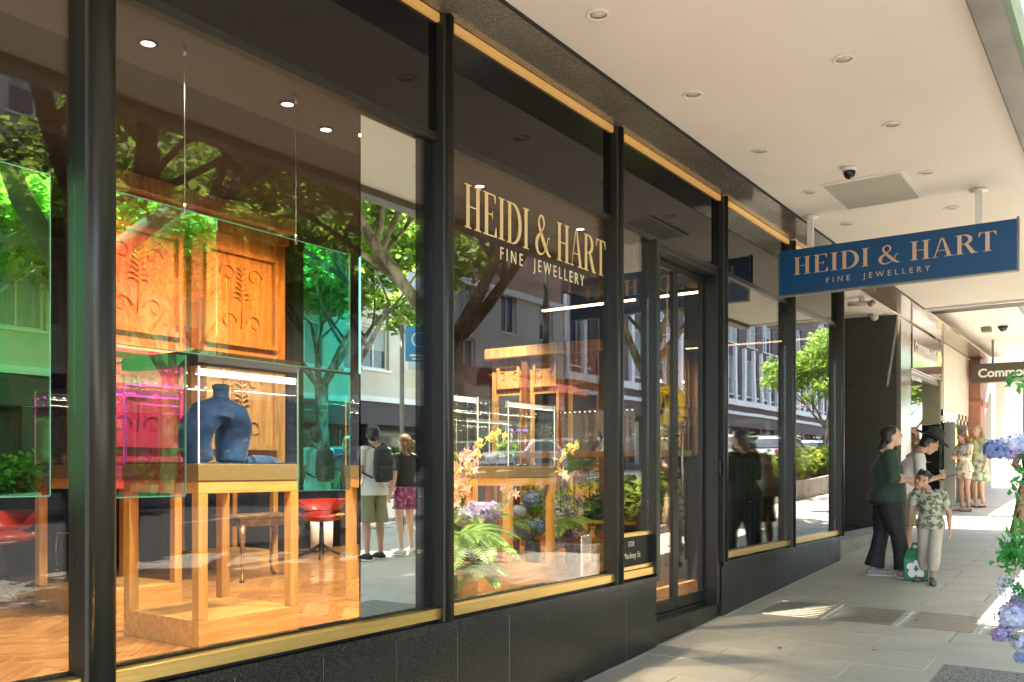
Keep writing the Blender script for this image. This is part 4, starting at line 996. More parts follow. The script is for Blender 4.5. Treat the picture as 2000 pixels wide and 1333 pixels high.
def put_tree(tm, label, x, y, rz=0, sc=1, group='plane trees along the street', first=None):
    t = thing('plane_tree', label, 'tree', (x, y, gz(x)-.1), rz, group); t.scale = (sc,)*3
    if first is None:
        me = tm[0].mesh('trunk', tm[2])
    else: me = first
    a = link('trunk', me, t); b = link('crown', tm[1], t); b['kind'] = 'stuff'
    return t, me
tA = tree_mesh(3, tr=.27, lean=(.1, .4), fork=4.0, spread=4.8, nl=30000, lsize=.20, nclump=120, low=4.9, bark='bark_d')
tB = tree_mesh(8, tr=.22, lean=(-.3, .2), fork=3.6, spread=4.4, nl=13000, lsize=.22, nclump=85, low=4.0, wts=(.35, .65))
tC = tree_mesh(15, tr=.20, lean=(.2, -.2), fork=3.2, spread=3.8, nl=12000, lsize=.22, nclump=80, low=3.4, wts=(.35, .65))
_, mA = put_tree(tA, 'big dark trunked plane tree at the kerb, reflected in the first window', 6.5, -4.75, .3)
_, mB = put_tree(tB, 'plane tree across the road reflected above the carved screen', 10.5, -18.6, .5, 1.15)
put_tree(tB, 'plane tree on the near footpath reflected in the mirror strip', 12.8, -3.9, 2.0, .98, first=mB)
_, mC = put_tree(tC, 'young plane tree across the road reflected in the leftmost window', 1.5, -18.2, 1.2, 1.2)
put_tree(tC, 'plane tree across the road reflected behind the window lettering', 24, -18.4, 3.4, 1.2, first=mC)
put_tree(tB, 'plane tree at the near kerb opposite the camera', -1.2, -4.6, 4.0, 1.0, first=mB)
put_tree(tC, 'plane tree across the road reflected in the second window', 17.5, -18.8, .2, 1.25, first=mC)
put_tree(tC, 'small bright tree at the kerb reflected right of the entrance door', 40, -5.4, 2.4, .62, first=mC)
put_tree(tC, 'leafy street tree showing past the awning at the top right corner', 22.5, -4.8, 5.4, 1.05, first=mC)
put_tree(tC, 'bright street tree far along the kerb reflected in the last window', 58, -5.2, 1.4, .75, first=mC)
# planted beds at the outer footpath: hedge in a low kerbed planter
def planter(label, x0, x1, y0, y1, h=.30, hh=.62, n=2600, mats=('hedge',), seed=3, lsize=.13):
    t = thing('planter_bed', label, 'planter', ((x0+x1)/2, (y0+y1)/2, gz((x0+x1)/2)), 0, 'planted beds along the footpath')
    m = MB(); w = .12
    for a, b, c, d in ((x0, x1, y0, y0+w), (x0, x1, y1-w, y1), (x0, x0+w, y0+w, y1-w), (x1-w, x1, y0+w, y1-w)):
        m.add([(a, c, gz(a)-.1), (b, c, gz(b)-.1), (b, d, gz(b)-.1), (a, d, gz(a)-.1), (a, c, gz(a)+h), (b, c, gz(b)+h), (b, d, gz(b)+h), (a, d, gz(a)+h)], [(0,3,2,1),(4,5,6,7),(0,1,5,4),(1,2,6,5),(2,3,7,6),(3,0,4,7)])
    m.build('planter_wall', M['kerb'], t)
    MB().add([(x0+w, y0+w, gz(x0)+h-.06), (x1-w, y0+w, gz(x1)+h-.06), (x1-w, y1-w, gz(x1)+h-.06), (x0+w, y1-w, gz(x0)+h-.06)], [(0, 1, 2, 3)]).build('soil', M['bark_d'], t)
    bl = []; r = random.Random(seed); k = max(3, int((x1-x0)*1.8))
    for i in range(k):
        for j in range(2):
            cx = x0+.3+(x1-x0-.6)*i/(k-1); bl.append((cx+r.uniform(-.15, .15), y0+(y1-y0)*(.3+.4*j), gz(cx)+h+hh*.5+r.uniform(-.06, .1), .36, .38, hh*.55))
    me = leaves_mesh('foliage', bl, n, lsize, [M[a] for a in mats], [1/len(mats)]*len(mats) if len(mats) > 1 else None, seed, shell=.35)
    me.transform(WL[t.name].inverted()); o = link('foliage', me, t); o['kind'] = 'stuff'
planter('low planter bed of yellow green shrubs reflected in the entrance glass', 10.6, 15.5, -1.55, .05, h=.12, hh=.70, n=6500, mats=('hedge', 'hedge'), lsize=.19)
planter('low white kerbed planter bed further along reflected in the last window', 19.0, 27.5, -2.0, -.2, h=.42, hh=.60, n=5000, seed=5)
planter('planter bed across the road with mixed shrubs', 2.0, 13.5, -20.2, -18.9, h=.35, hh=1.1, n=7000, mats=('hedge', 'hedge_d'), seed=6, lsize=.2)
planter('planter bed with dark shrubs across the road further along', 17, 30, -20.0, -18.9, h=.35, hh=.9, n=5000, mats=('hedge_d', 'hedge'), seed=7, lsize=.2)

# ------------------------------------------------------------------ buildings across the road
def facade(name, label, x0, x1, y, h, wall, base, rows, cols, wsize, first_z, dz, base_h=4.0, depth=10, trim='white', blinds=True, group=None, balcony=False):
    t = thing(name, label, 'building', ((x0+x1)/2, y-depth/2, gz((x0+x1)/2)-.3), 0, 'buildings across the road')
    z0 = gz((x0+x1)/2)
    ww, wh = wsize; sp_ = (x1-x0)/cols
    # wall pieces between the window openings, joined as the wall
    m = MB()
    m.box(x0, x1, y-depth, y-.35, z0+base_h, z0+h)
    zs = [z0+base_h]
    for r_ in range(rows):
        za, zb = z0+first_z+r_*dz, z0+first_z+r_*dz+wh; m.box(x0, x1, y-.349, y, zs[-1], za)
        for c in range(cols+1):
            a = x0 if c == 0 else x0+(c-.5)*sp_+ww/2; b = x1 if c == cols else x0+(c+.5)*sp_-ww/2; m.box(a, b, y-.349, y, za, zb)
        zs.append(zb)
    m.box(x0, x1, y-.349, y, zs[-1], z0+h); m.build('wall', M[wall], t)
    bx('cornice', M[trim], t, x0-.1, x1+.1, y+.002, y+.22, z0+h-.4, z0+h-.1); bx('string_course', M[trim], t, x0, x1, y+.002, y+.12, z0+base_h-.02, z0+base_h+.22)
    for r_ in range(rows):
        for c in range(cols):
            cx = x0+(c+.5)*sp_; za = z0+first_z+r_*dz; a, b = cx-ww/2, cx+ww/2
            f = MB(); e = .09; f.box(a, a+e, y-.28, y-.16, za, za+wh); f.box(b-e, b, y-.28, y-.16, za, za+wh); f.box(a+e, b-e, y-.28, y-.16, za, za+e); f.box(a+e, b-e, y-.28, y-.16, za+wh-e, za+wh); f.box(cx-.03, cx+.03, y-.27, y-.17, za+e, za+wh-e)
            wd = f.build('window', M[trim], t)
            bx('pane', M['winglass'], wd, a+e, b-e, y-.24, y-.23, za+e, za+wh-e)
            if blinds and (r_*5+c*3) % 4: bx('blind', M['blind'], wd, a+e, b-e, y-.228, y-.222, za+e+wh*(.0 if (c+r_) % 3 else .4), za+wh-e)
            bx('sill', M[trim], wd, a-.08, b+.08, y+.002, y+.10, za-.10, za-.01)
    # ground floor: recessed shop windows with posts
    bx('base_wall', M[base], t, x0, x1, y-depth, y-1.2, z0-.3, z0+base_h)
    bx('fascia', M[base], t, x0, x1, y-1.19, y, z0+base_h-1.0, z0+base_h-.021)
    nb = max(2, int((x1-x0)/4)); s_ = (x1-x0)/nb
    for k in range(nb+1):
        xx = x0+k*s_; bx('post', M[base], t, max(x0, xx-.18), min(x1, xx+.18), y-.5, y-.02, z0-.3, z0+base_h-1.01)
        if k < nb:
            f = bx('shop_window', M['grey_metal'], t, xx+.3, xx+s_-.3, y-1.189, y-1.14, z0+.4, z0+base_h-1.2); bx('pane', M['winglass'], f, xx+.4, xx+s_-.4, y-1.138, y-1.12, z0+.5, z0+base_h-1.3)
    return t
facade('apartment_building', 'cream apartment building with dark shopfronts across the road, leftmost in the reflections', -16, 9.4, -21, 15, 'cream', 'purple_br', 3, 8, (1.5, 1.7), 5.2, 3.1, 3.6)
facade('apartment_building', 'cream apartment building with white blinds across the road behind the trees', 9.6, 33, -21.2, 17, 'cream', 'purple_br', 4, 8, (1.7, 1.9), 5.0, 3.1, 3.6)
facade('terrace_building', 'grey rendered house with a red tiled roof across the road', 33.2, 44, -21.2, 9.5, 'cream', 'purple_br', 2, 3, (1.4, 2.0), 4.5, 2.7, 3.4)
rt = thing('tiled_awning', 'red terracotta tiled awning roof on the building across the road', 'tiled roof', (38.6, -20.4, 8))
for i in range(4):
    for j in range(26):
        pass
m = MB()
for i in range(27):
    for j in range(5):
        x_ = 33.3+.4*i; y_ = -21.0+.32*j*1.0; z_ = gz(38)+4.9-.20*j
        m.tube([(x_, y_, z_+.12), (x_, y_+.38, z_-.09)], [.17, .15], n=6)
m.build('roof_tiles', M['tile_red'], rt, kind='stuff')
mb_ = facade('corner_building', 'mauve fronted building with tall white framed windows across the road', 44.2, 110, -21.5, 19, 'mauve', 'mauve', 3, 16, (2.4, 3.2), 6.2, 4.3, 4.6)
bx('white_band', M['white'], mb_, 44.2, 110, -21.498, -21.2, gz(60)+5.3, gz(60)+5.75)
for k in range(33): bx('white_column', M['white'], mb_, 44.4+2.03*k, 44.8+2.03*k, -21.498, -21.25, gz(60)+5.76, gz(60)+10.2)
# ------------------------------------------------------------------ cars
def car(label, x, y, rz, paint, z=None):
    t = thing('parked_car', label, 'car', (x, y, gz(x)-.13), rz, 'cars parked along the kerb')
    prof = [(-2.2, .35), (-2.22, .75), (-2.1, .95), (-1.95, 1.02), (-1.55, 1.40), (-1.2, 1.50), (.1, 1.50), (.45, 1.42), (1.15, 1.02), (1.9, .92), (2.2, .75), (2.25, .45), (2.15, .28), (-2.05, .26)]
    body = MB(); secs = []
    ny = [(-.90, .97), (-.93, .99), (-.80, 1.0), (.80, 1.0), (.93, .99), (.90, .97)]
    def wz(z): return .90 if z < .95 else .90-.36*(z-.95)
    n = len(prof); vs = []
    for s_ in (-1, 1):
        for (px, pz) in prof: vs.append((px, s_*wz(pz), pz))
    for s_ in (-1, 1):
        for (px, pz) in prof: vs.append((px*.985, s_*(wz(pz)-.10), pz+(.03 if pz > 1.3 else 0)))
    fs = [(i, (i+1) % n, 2*n+(i+1) % n, 2*n+i) for i in range(n)]+[(n+(i+1) % n, n+i, 3*n+i, 3*n+(i+1) % n) for i in range(n)]+[(2*n+i, 2*n+(i+1) % n, 3*n+(i+1) % n, 3*n+i) for i in range(n)]
    fs += [tuple(reversed(range(n))), tuple(range(n, 2*n))]
    body.add(vs, fs, smooth=False); b = body.build('body', M[paint], t, local=True, bevel=.03)
    for s_ in (-1, 1):
        def q(px, pz, o=.006): return (px, s_*(wz(pz)+o), pz)
        pts = [q(-1.62, 1.04), q(-1.42, 1.36), q(-1.05, 1.44), q(.05, 1.44), q(.38, 1.37), q(.95, 1.04)]; pin = [(p[0], p[1]-s_*.03, p[2]) for p in pts]; k = len(pts)
        MB().add(pts+pin, [tuple(range(k)), tuple(reversed(range(k, 2*k)))]+[(i, (i+1) % k, k+(i+1) % k, k+i) for i in range(k)]).build('side_window', M['carglass'], t, local=True)
        bx('door_pillar', M[paint], t, -.35, -.28, s_*.86-.03, s_*.86+.03, 1.0, 1.2, local=True)
        for xx in (-1.38, 1.38):
            w_ = MB().tube([(xx, s_*.72, .33), (xx, s_*.92, .33)], [.33, .33], n=20).build('wheel', M['rubber'], t, local=True); MB().tube([(xx, s_*.90, .33), (xx, s_*.935, .33)], [.20, .19], n=14).build('rim', M['steel'], w_, local=True)
        bx('tail_lamp', M['redlamp'], t, -2.235, -2.02, s_*.55, s_*.86, .80, .94, local=True); bx('headlight', M['lamp_off'], t, 2.02, 2.22, s_*.55, s_*.84, .66, .80, local=True)
    MB().add([(-2.0, -.72, 1.04), (-2.0, .72, 1.04), (-1.62, .62, 1.40), (-1.62, -.62, 1.40)], [(0, 1, 2, 3)]).build('rear_window', M['carglass'], t, local=True)
    MB().add([(1.17, -.76, 1.045), (1.17, .76, 1.045), (.50, .62, 1.42), (.50, -.62, 1.42)], [(0, 1, 2, 3)]).build('windscreen', M['carglass'], t, local=True)
    return t
car('white hatchback parked at the near kerb, nearest in the last window', 31, -6.4, 0, 'carwhite')
car('silver hatchback parked in front of the white one, behind the silhouettes', 37.5, -6.5, 0, 'carsilver')
car('white car parked furthest along the near kerb', 44, -6.5, 0, 'carwhite')
car('silver car parked across the road opposite the cream building', 22, -16.4, math.pi, 'carsilver')
car('white car parked across the road by the red roof', 33, -16.4, math.pi, 'carwhite')
# ------------------------------------------------------------------ poles and street signs
t = thing('crossing_sign', 'round yellow walking legs sign over a 25 speed plate, mirrored in the door glass', 'street sign', (14.95, -.72, gz(14.95)))
MB().cyl((14.95, -.72, gz(14.95)-.1), (14.95, -.72, 3.9), .035).build('pole', M['grey_metal'], t)
c = at(1303, 790, X=14.95)
zc = 1.64+(919-792)/1760*16.2
O = Vector((14.95, -.72, zc)); nx = Vector((-.55, .83, 0)); uxx = Vector((-.83, -.55, 0))   # seen from the shop side
def disc(center, r_, th, name, mat, nn=24):
    m = MB(); vs = []
    for q in (0, th):
        for k in range(nn): a = 2*math.pi*k/nn; vs.append(center+nx*(.045+q)+uxx*(r_*math.cos(a))+Vector((0, 0, r_*math.sin(a))))
    m.add(vs, [tuple(reversed(range(nn))), tuple(range(nn, 2*nn))]+[(i, (i+1) % nn, nn+(i+1) % nn, nn+i) for i in range(nn)]); return m.build(name, M[mat], t)
def plate(center, w_, h_, d0, th, name, mat, par, rot=0):
    vs = []
    for q in (d0, d0+th):
        for sx_, sz in ((-1, -1), (1, -1), (1, 1), (-1, 1)):
            a, b = sx_*w_/2, sz*h_/2; ca, sa = math.cos(rot), math.sin(rot); vs.append(center+nx*q+uxx*(a*ca-b*sa)+Vector((0, 0, a*sa+b*ca)))
    return MB().add(vs, [(3, 2, 1, 0), (4, 5, 6, 7), (0, 1, 5, 4), (1, 2, 6, 5), (2, 3, 7, 6), (3, 0, 4, 7)]).build(name, M[mat], par)
disc(O, .37, .006, 'sign_disc', 'yellow')
for dx, rt_ in ((-.11, -.35), (.11, .35)):
    plate(O+uxx*dx+Vector((0, 0, .03)), .09, .34, .0525, .003, 'leg_symbol', 'black_matte', t, rt_)
    plate(O+uxx*(dx*1.75+.03)+Vector((0, 0, -.15)), .13, .05, .0525, .003, 'foot_symbol', 'black_matte', t, 0)
plate(O+Vector((0, 0, -.62)), .62, .44, .045, .006, 'speed_plate', 'yellow', t)
for s_, sz, off in (('25', .30, -.66), ('km/h', .13, -.80)):
    text(s_, sz, O+nx*.053+Vector((0, 0, off)), uxx, (0, 0, 1), 'black_matte', t, align='CENTER')
t = thing('bus_stop_sign', 'blue transit sign with a white ring on a slim pole, seen in the mirror strip', 'street sign', (11.9, -4.6, gz(11.9)))
MB().cyl((11.9, -4.6, gz(11.9)-.1), (11.9, -4.6, 4.2), .04).build('pole', M['grey_metal'], t)
O = Vector((11.9, -4.6, 3.87)); nx = Vector((-.6, .8, 0)); uxx = Vector((-.8, -.6, 0))
plate(O-uxx*.30, .50, .62, .045, .01, 'sign_plate', 'sign_blue2', t)
m = MB(); m.tube([O-uxx*.30+nx*.06+Vector((0, 0, .08))+uxx*(.13*math.cos(rad(a)))+Vector((0, 0, .13*math.sin(rad(a)))) for a in range(0, 361, 20)], [.012]*19, n=6).build('ring_symbol', M['white'], t)
plate(O-uxx*.30+Vector((0, 0, -.20)), .34, .035, .0555, .002, 'printed_line', 'white', t); plate(O-uxx*.30+Vector((0, 0, -.26)), .26, .025, .0555, .002, 'printed_line', 'white', t)
plate(O-uxx*.30+Vector((0, 0, -.62)), .46, .34, .045, .01, 'timetable', 'white', t)
for k, (x_, y_) in enumerate(((17, -4.9), (47, -5.0))):
    t = thing('street_lamp', ('tall grey lamp pole at the kerb by the planter', 'tall grey lamp pole far along the kerb')[k], 'street lamp', (x_, y_, gz(x_)))
    MB().cyl((x_, y_, gz(x_)-.1), (x_, y_, gz(x_)+7.5), .09, .06).build('pole', M['grey_metal'], t)
    MB().tube([(x_, y_, gz(x_)+6.4), (x_, y_-.8, gz(x_)+6.9), (x_, y_-1.6, gz(x_)+7.0)], [.04, .035, .03], n=8).build('arm', M['grey_metal'], t)
    MB().ball((x_, y_-1.8, gz(x_)+6.98), (.12, .35, .06)).build('lamp_head', M['grey_metal'], t)
# ------------------------------------------------------------------ lobby recess and bank beyond the shop
lb = thing('office_entrance', 'dark granite lined entrance recess between the jewellery shop and the bank', 'entrance', (13.2, 4.5, .7))
nz = 4
for k in range(2):
    for j in range(3):
        za = .60+j*1.15; bx('granite_panel', M['granite_wall'], lb, 14.8, 14.9, 3.14+k*1.43, 3.14+k*1.43+1.426, za, za+1.147)
bx('lobby_ceiling', M['plaster'], lb, 11.26, 14.8, 3.13, 6.0, 4.055, 4.2)
bx('lobby_rear_wall', M['granite_wall'], lb, 11.26, 14.8, 6.0, 6.15, .5, 4.05)
bx('step', M['kerb'], lb, 11.26, 14.79, 3.10, 3.5, .3, .76)
bx('lobby_floor', M['granite'], lb, 11.26, 14.79, 3.501, 6, .3, .765)
t = thing('wall_camera', 'white bullet security camera under the lobby ceiling', 'security camera', at(1683, 582, Z=4.05))
p = at(1683, 582, Z=4.05)
MB().cyl((p.x, p.y, 4.05), (p.x, p.y, 4.0), .04).build('mount', M['white'], t); MB().cyl((p.x+.1, p.y+.20, 4.00), (p.x-.05, p.y-.12, 3.95), .035).build('housing', M['white'], t); MB().ball((p.x-.07, p.y-.15, 3.945), .05).build('dome', M['lamp_in'], t)
p = at(1708, 612, X=14.55)
t = thing('wall_lamp', 'pale round light fitting at the top of the dark granite wall', 'lamp', p); MB().lathe([(.09, .0), (.10, .03), (.05, .06)], (p.x, p.y, p.z-.02), n=16).build('shade', M['white'], t); MB().ball((p.x, p.y, p.z-.06), .06).build('bulb', M['lamp_off'], t)
p = at(1660, 650, X=11.6)
# bank
bk = thing('bank_branch', 'bank branch with glossy brown fascia, black tiles and cream panel', 'bank', (18, 3.3, .9))
BY = 3.1
bx('corner_pier', M['stone_light'], bk, 14.903, 15.62, BY, 3.6, .4, 4.0, bevel=.004)
bx('door_reveal', M['black_matte'], bk, 15.625, 15.75, BY+.02, 3.6, .5, 4.0)
for k in range(3): bx('fascia_panel', M['bank_panel'], bk, 15.76+.88*k, 15.76+.88*k+.876, BY, 3.3, 3.30, 4.0)
text('CommonwealthBank', .24, (15.9, BY-.008, 3.60), (1, 0, 0), (0, 0, 1), 'white', bk, bold=.004, depth=.004)
MB().add([(18.1, BY-.012, 3.55), (18.22, BY-.012, 3.69), (18.1, BY-.012, 3.83), (17.98, BY-.012, 3.69), (18.1, BY-.003, 3.55), (18.22, BY-.003, 3.69), (18.1, BY-.003, 3.83), (17.98, BY-.003, 3.69)], [(0,1,2,3),(7,6,5,4),(0,4,5,1),(1,5,6,2),(2,6,7,3),(3,7,4,0)]).build('diamond_emblem', M['gold_lit'], bk)
bx('door_frame', M['steel'], bk, 15.78, 15.86, 3.15, 3.25, .7, 3.29); bx('door_frame', M['steel'], bk, 15.87, 18.38, 3.15, 3.25, 3.20, 3.29)
bx('entry_glass', M['pane'], bk, 15.87, 17.0, 3.19, 3.20, .75, 3.19)
bx('entry_side_wall', M['olive_wall'], bk, 18.30, 18.42, 3.13, 5.6, 2.5, 4.3)
for j in range(9):
    for k in range(5):
        bx('black_tile', M['black_tile'], bk, 18.295, 18.40, 3.135+k*.5, 3.135+k*.5+.494, .92+j*.175, .92+j*.175+.171)
bx('entry_rear_wall', M['olive_wall'], bk, 15.6, 18.42, 5.6, 5.7, .5, 4.3); bx('entry_floor', M['kerb'], bk, 15.6, 18.3, 3.11, 5.6, .5, .80)
# cream wall with teller machines
for k in range(3): bx('cream_panel', M['cream_wall'], bk, 18.43+.96*k, 18.43+.96*k+.955, BY-.02, 3.4, 2.78, 4.02)
for k in range(14):
    for j in range(2): bx('mosaic_tile', M['black_tile'] if (k+j) % 2 else M['cream_wall'], bk, 18.43+.205*k, 18.43+.205*k+.2, BY-.01, 3.3, 2.56+.11*j, 2.56+.11*j+.106)
for j in range(5):
    for k in range(5):
        bx('black_tile', M['black_tile'], bk, 18.43+.575*k, 18.43+.575*k+.57, BY, 3.3, 1.64+.184*j, 1.64+.184*j+.18)
for k in range(3): bx('granite_base', M['stone_light'] if False else M['kerb'], bk, 18.43+.96*k, 18.43+.96*k+.955, BY-.015, 3.4, .7, 1.635)
for x_ in (18.95, 20.3):
    t = thing('cash_machine', 'cash machine with a lit yellow diamond in the black tiles, '+('nearer one' if x_ < 19 else 'farther one behind the girls'), 'cash machine', (x_, BY-.05, 1.5))
    bx('surround', M['black_matte'], t, x_-.4, x_+.4, BY-.09, BY-.011, 1.65, 2.54, bevel=.01); bx('screen', M['winglass'], t, x_-.3, x_+.1, BY-.096, BY-.091, 1.85, 2.2)
    MB().add([(x_+.2, BY-.12, 1.78), (x_+.37, BY-.12, 2.12), (x_+.2, BY-.12, 2.46), (x_+.03, BY-.12, 2.12), (x_+.2, BY-.091, 1.78), (x_+.37, BY-.091, 2.12), (x_+.2, BY-.091, 2.46), (x_+.03, BY-.091, 2.12)], [(0,1,2,3),(7,6,5,4),(0,4,5,1),(1,5,6,2),(2,6,7,3),(3,7,4,0)]).build('diamond_emblem', M['gold_lit'], t)
    bx('keypad', M['steel'], t, x_-.25, x_+.05, BY-.16, BY-.091, 1.70, 1.76)
    bx('side_fin', M['steel'], t, x_-.46, x_-.42, BY-.20, BY-.011, 1.0, 2.54)
bx('upper_wall', M['cream'], bk, 14.9, 24.4, 3.31, 3.8, 4.1, 4.4)
bx('terracotta_column', M['pink'], bk, 21.35, 22.0, 2.86, 3.4, .7, 4.0, bevel=.01); bx('column_capital', M['pink'], bk, 21.30, 22.05, 2.80, 3.4, 3.0, 3.12)
# blade sign
bs = thing('bank_sign', 'grey blade sign with white bank lettering across the footpath', 'sign', (21.1, 2, 3.65))
bx('sign_board', M['bank_sign'], bs, 21.0, 21.25, .95, 2.98, 3.47, 3.86, bevel=.004)
text('CommonwealthBank', .245, (20.996, 2.86, 3.58), (0, -1, 0), (0, 0, 1), 'white', bs, bold=.008, depth=.003, sx=1.0)
for y in (1.3, 2.6): bx('hanger', M['grey_metal'], bs, 21.1, 21.14, y-.02, y+.02, 3.865, 4.355)
for (u, v, n_, l) in ((1927, 640, 'ceiling_box', 'small beige box fitting on the bank awning ceiling'),):
    p = at(u, v, Z=4.355); t = thing(n_, l, 'fitting', p); bx('housing', M['olive_wall'], t, p.x-.12, p.x+.12, p.y-.08, p.y+.08, 4.27, 4.355)
p = at(1959, 636, Z=4.355); t = thing('dome_camera', 'small brown dome camera on the bank awning ceiling', 'security camera', p); MB().lathe([(.09, 0), (.09, -.03), (.05, -.10), (.001, -.12)], n=16).build('dome', M['black'], t, local=True)
bx('housing', M['white'], t, p.x-.1, p.x+.1, p.y-.1, p.y+.1, 4.34, 4.357)
# building past the bank: pale columns and dark posts
fb_ = thing('corner_shop', 'sunlit pale building with columns and dark posts beyond the bank', 'building', (32, 4, 1.2))
bx('wall', M['cream_wall'], fb_, 24.5, 60, 4.6, 9, .5, 9)
for k in range(8):
    x_ = 25.0+3.6*k
    bx('column', M['cream_wall'] if k % 2 else M['white'], fb_, x_, x_+.7, 3.1, 3.8, .8, 4.6, bevel=.02)
    f = bx('shop_window', M['grey_metal'], fb_, x_+.9, x_+3.3, 4.52, 4.599, 1.5, 4.2); bx('pane', M['winglass'], f, x_+1.0, x_+3.2, 4.50, 4.519, 1.6, 4.1)
bx('lintel', M['cream_wall'], fb_, 24.5, 60, 3.05, 4.599, 4.61, 6)
for k, x_ in enumerate((26.5, 29.6)):
    t = thing('awning_post', ('dark post', 'second dark post')[k]+' standing beyond the blade sign', 'post', (x_, 2.45, gz(x_)), 0, 'dark posts past the bank'); MB().cyl((x_, 2.45, gz(x_)-.1), (x_, 2.45, 5.2), .13).build('shaft', M['grey_metal'], t); MB().lathe([(.2, 0), (.2, .1), (.13, .2)], (x_, 2.45, gz(x_)), n=16).build('foot', M['grey_metal'], t)
eb = thing('end_building', 'pale sunlit building closing the view at the end of the footpath', 'building', (75, 3, 2))
bx('wall', M['cream_wall'], eb, 72, 84, -3.5, 14, 0, 16)
for j in range(4):
    for k in range(5):
        f = bx('window', M['white'], eb, 71.92, 71.999, -2.6+3.2*k, -1.2+3.2*k, 4.2+3.2*j, 6.2+3.2*j); bx('pane', M['winglass'], f, 71.9, 71.919, -2.5+3.2*k, -1.3+3.2*k, 4.3+3.2*j, 6.1+3.2*j)
# ------------------------------------------------------------------ people
M['skin'] = pbr('skin', (.47, .27, .185), .55, col2=(.40, .215, .145), scale=9, detail=6)
M['skin_l'] = pbr('skin_light', (.62, .40, .29), .5, col2=(.57, .35, .25), scale=6)
M['hair_k'] = pbr('black_hair', (.012, .010, .009), .4, col2=(.022, .018, .016), scale=40, stretch=(1, 1, .15))
M['hair_b'] = pbr('brown_hair', (.10, .055, .03), .45, col2=(.17, .10, .05), scale=40, stretch=(1, 1, .15))
M['hair_f'] = pbr('fair_hair', (.34, .20, .09), .45, col2=(.46, .30, .15), scale=40, stretch=(1, 1, .15))
M['green_knit'] = pbr('dark_green_knit', (.020, .040, .026), .8, col2=(.028, .052, .034), scale=12, sheen=.2, bump=.7, bscale=7)
M['black_cloth'] = pbr('black_trousers', (.010, .010, .012), .75, col2=(.016, .016, .018), scale=5, bump=.8, bscale=6)
M['white_cloth'] = pbr('pale_tee', (.60, .57, .52), .8, col2=(.53, .50, .46), scale=5, bump=.6, bscale=8)
M['camo'] = pbr('leaf_print_shirt', (.11, .13, .075), .8, col2=(.42, .42, .33), scale=16, detail=3, lo=.47, hi=.53, bump=.5, bscale=9)
M['beige_cloth'] = pbr('beige_trousers', (.48, .43, .36), .8, col2=(.40, .36, .30), scale=7, bump=.8, bscale=9)
M['floral'] = pbr('floral_print', (.66, .58, .46), .8, col2=(.33, .22, .13), scale=17, detail=3, lo=.52, hi=.60)
M['floral_g'] = pbr('green_floral_print', (.58, .55, .38), .8, col2=(.20, .28, .16), scale=12, detail=3, lo=.48, hi=.56)
M['khaki'] = pbr('khaki_shorts', (.20, .19, .11), .8)
M['purple_cloth'] = pbr('purple_print_shorts', (.20, .03, .10), .8, col2=(.42, .18, .28), scale=18, lo=.5, hi=.62)
M['black_tee'] = pbr('black_tee', (.015, .015, .016), .8)
M['leopard'] = pbr('spotted_skirt', (.50, .36, .20), .8, col2=(.10, .06, .03), scale=22, lo=.52, hi=.58)
M['sole'] = pbr('cream_sole', (.70, .66, .52), .6); M['shoe_pink'] = pbr('mauve_shoe', (.34, .25, .25), .7)
M['clog'] = pbr('grey_clog', (.06, .06, .055), .5, col2=(.20, .19, .17), scale=20, lo=.5, hi=.6)
M['hat'] = pbr('charcoal_hat', (.028, .028, .030), .8)
M['eye'] = pbr('dark_eye', (.01, .01, .01), .2); M['lip'] = pbr('lip', (.35, .10, .09), .5)
V3 = Vector
def hand(m, wr, d, palm_n, s=1.0, curl=.6):
    """palm, four fingers of different length with two bends, and a thumb from the side of the palm"""
    d = d.normalized(); n = (palm_n-d*palm_n.dot(d)).normalized(); a = d.cross(n)
    c = wr+d*.045*s; m.tube([wr-d*.01*s, wr+d*.03*s, wr+d*.085*s], [(.024*s, .017*s), (.036*s, .015*s), (.038*s, .012*s)], n=10, side=tuple(a))
    for k, L in enumerate((.068, .078, .072, .056)):
        b = wr+d*.078*s+a*(.028-.0187*k)*s; p = [b]; dd = d
        for j in range(3):
            dd = (dd*math.cos(curl*.55)+n*math.sin(curl*.55)).normalized(); p.append(p[-1]+dd*L*s*(.42, .33, .25)[j])
        m.tube(p, [.0095*s, .009*s, .0085*s, .007*s], n=6)
    m.tube([wr+d*.025*s+a*.026*s, wr+d*.055*s+a*.052*s+n*.012*s, wr+d*.085*s+a*.058*s+n*.026*s], [.013*s, .011*s, .0085*s], n=6)
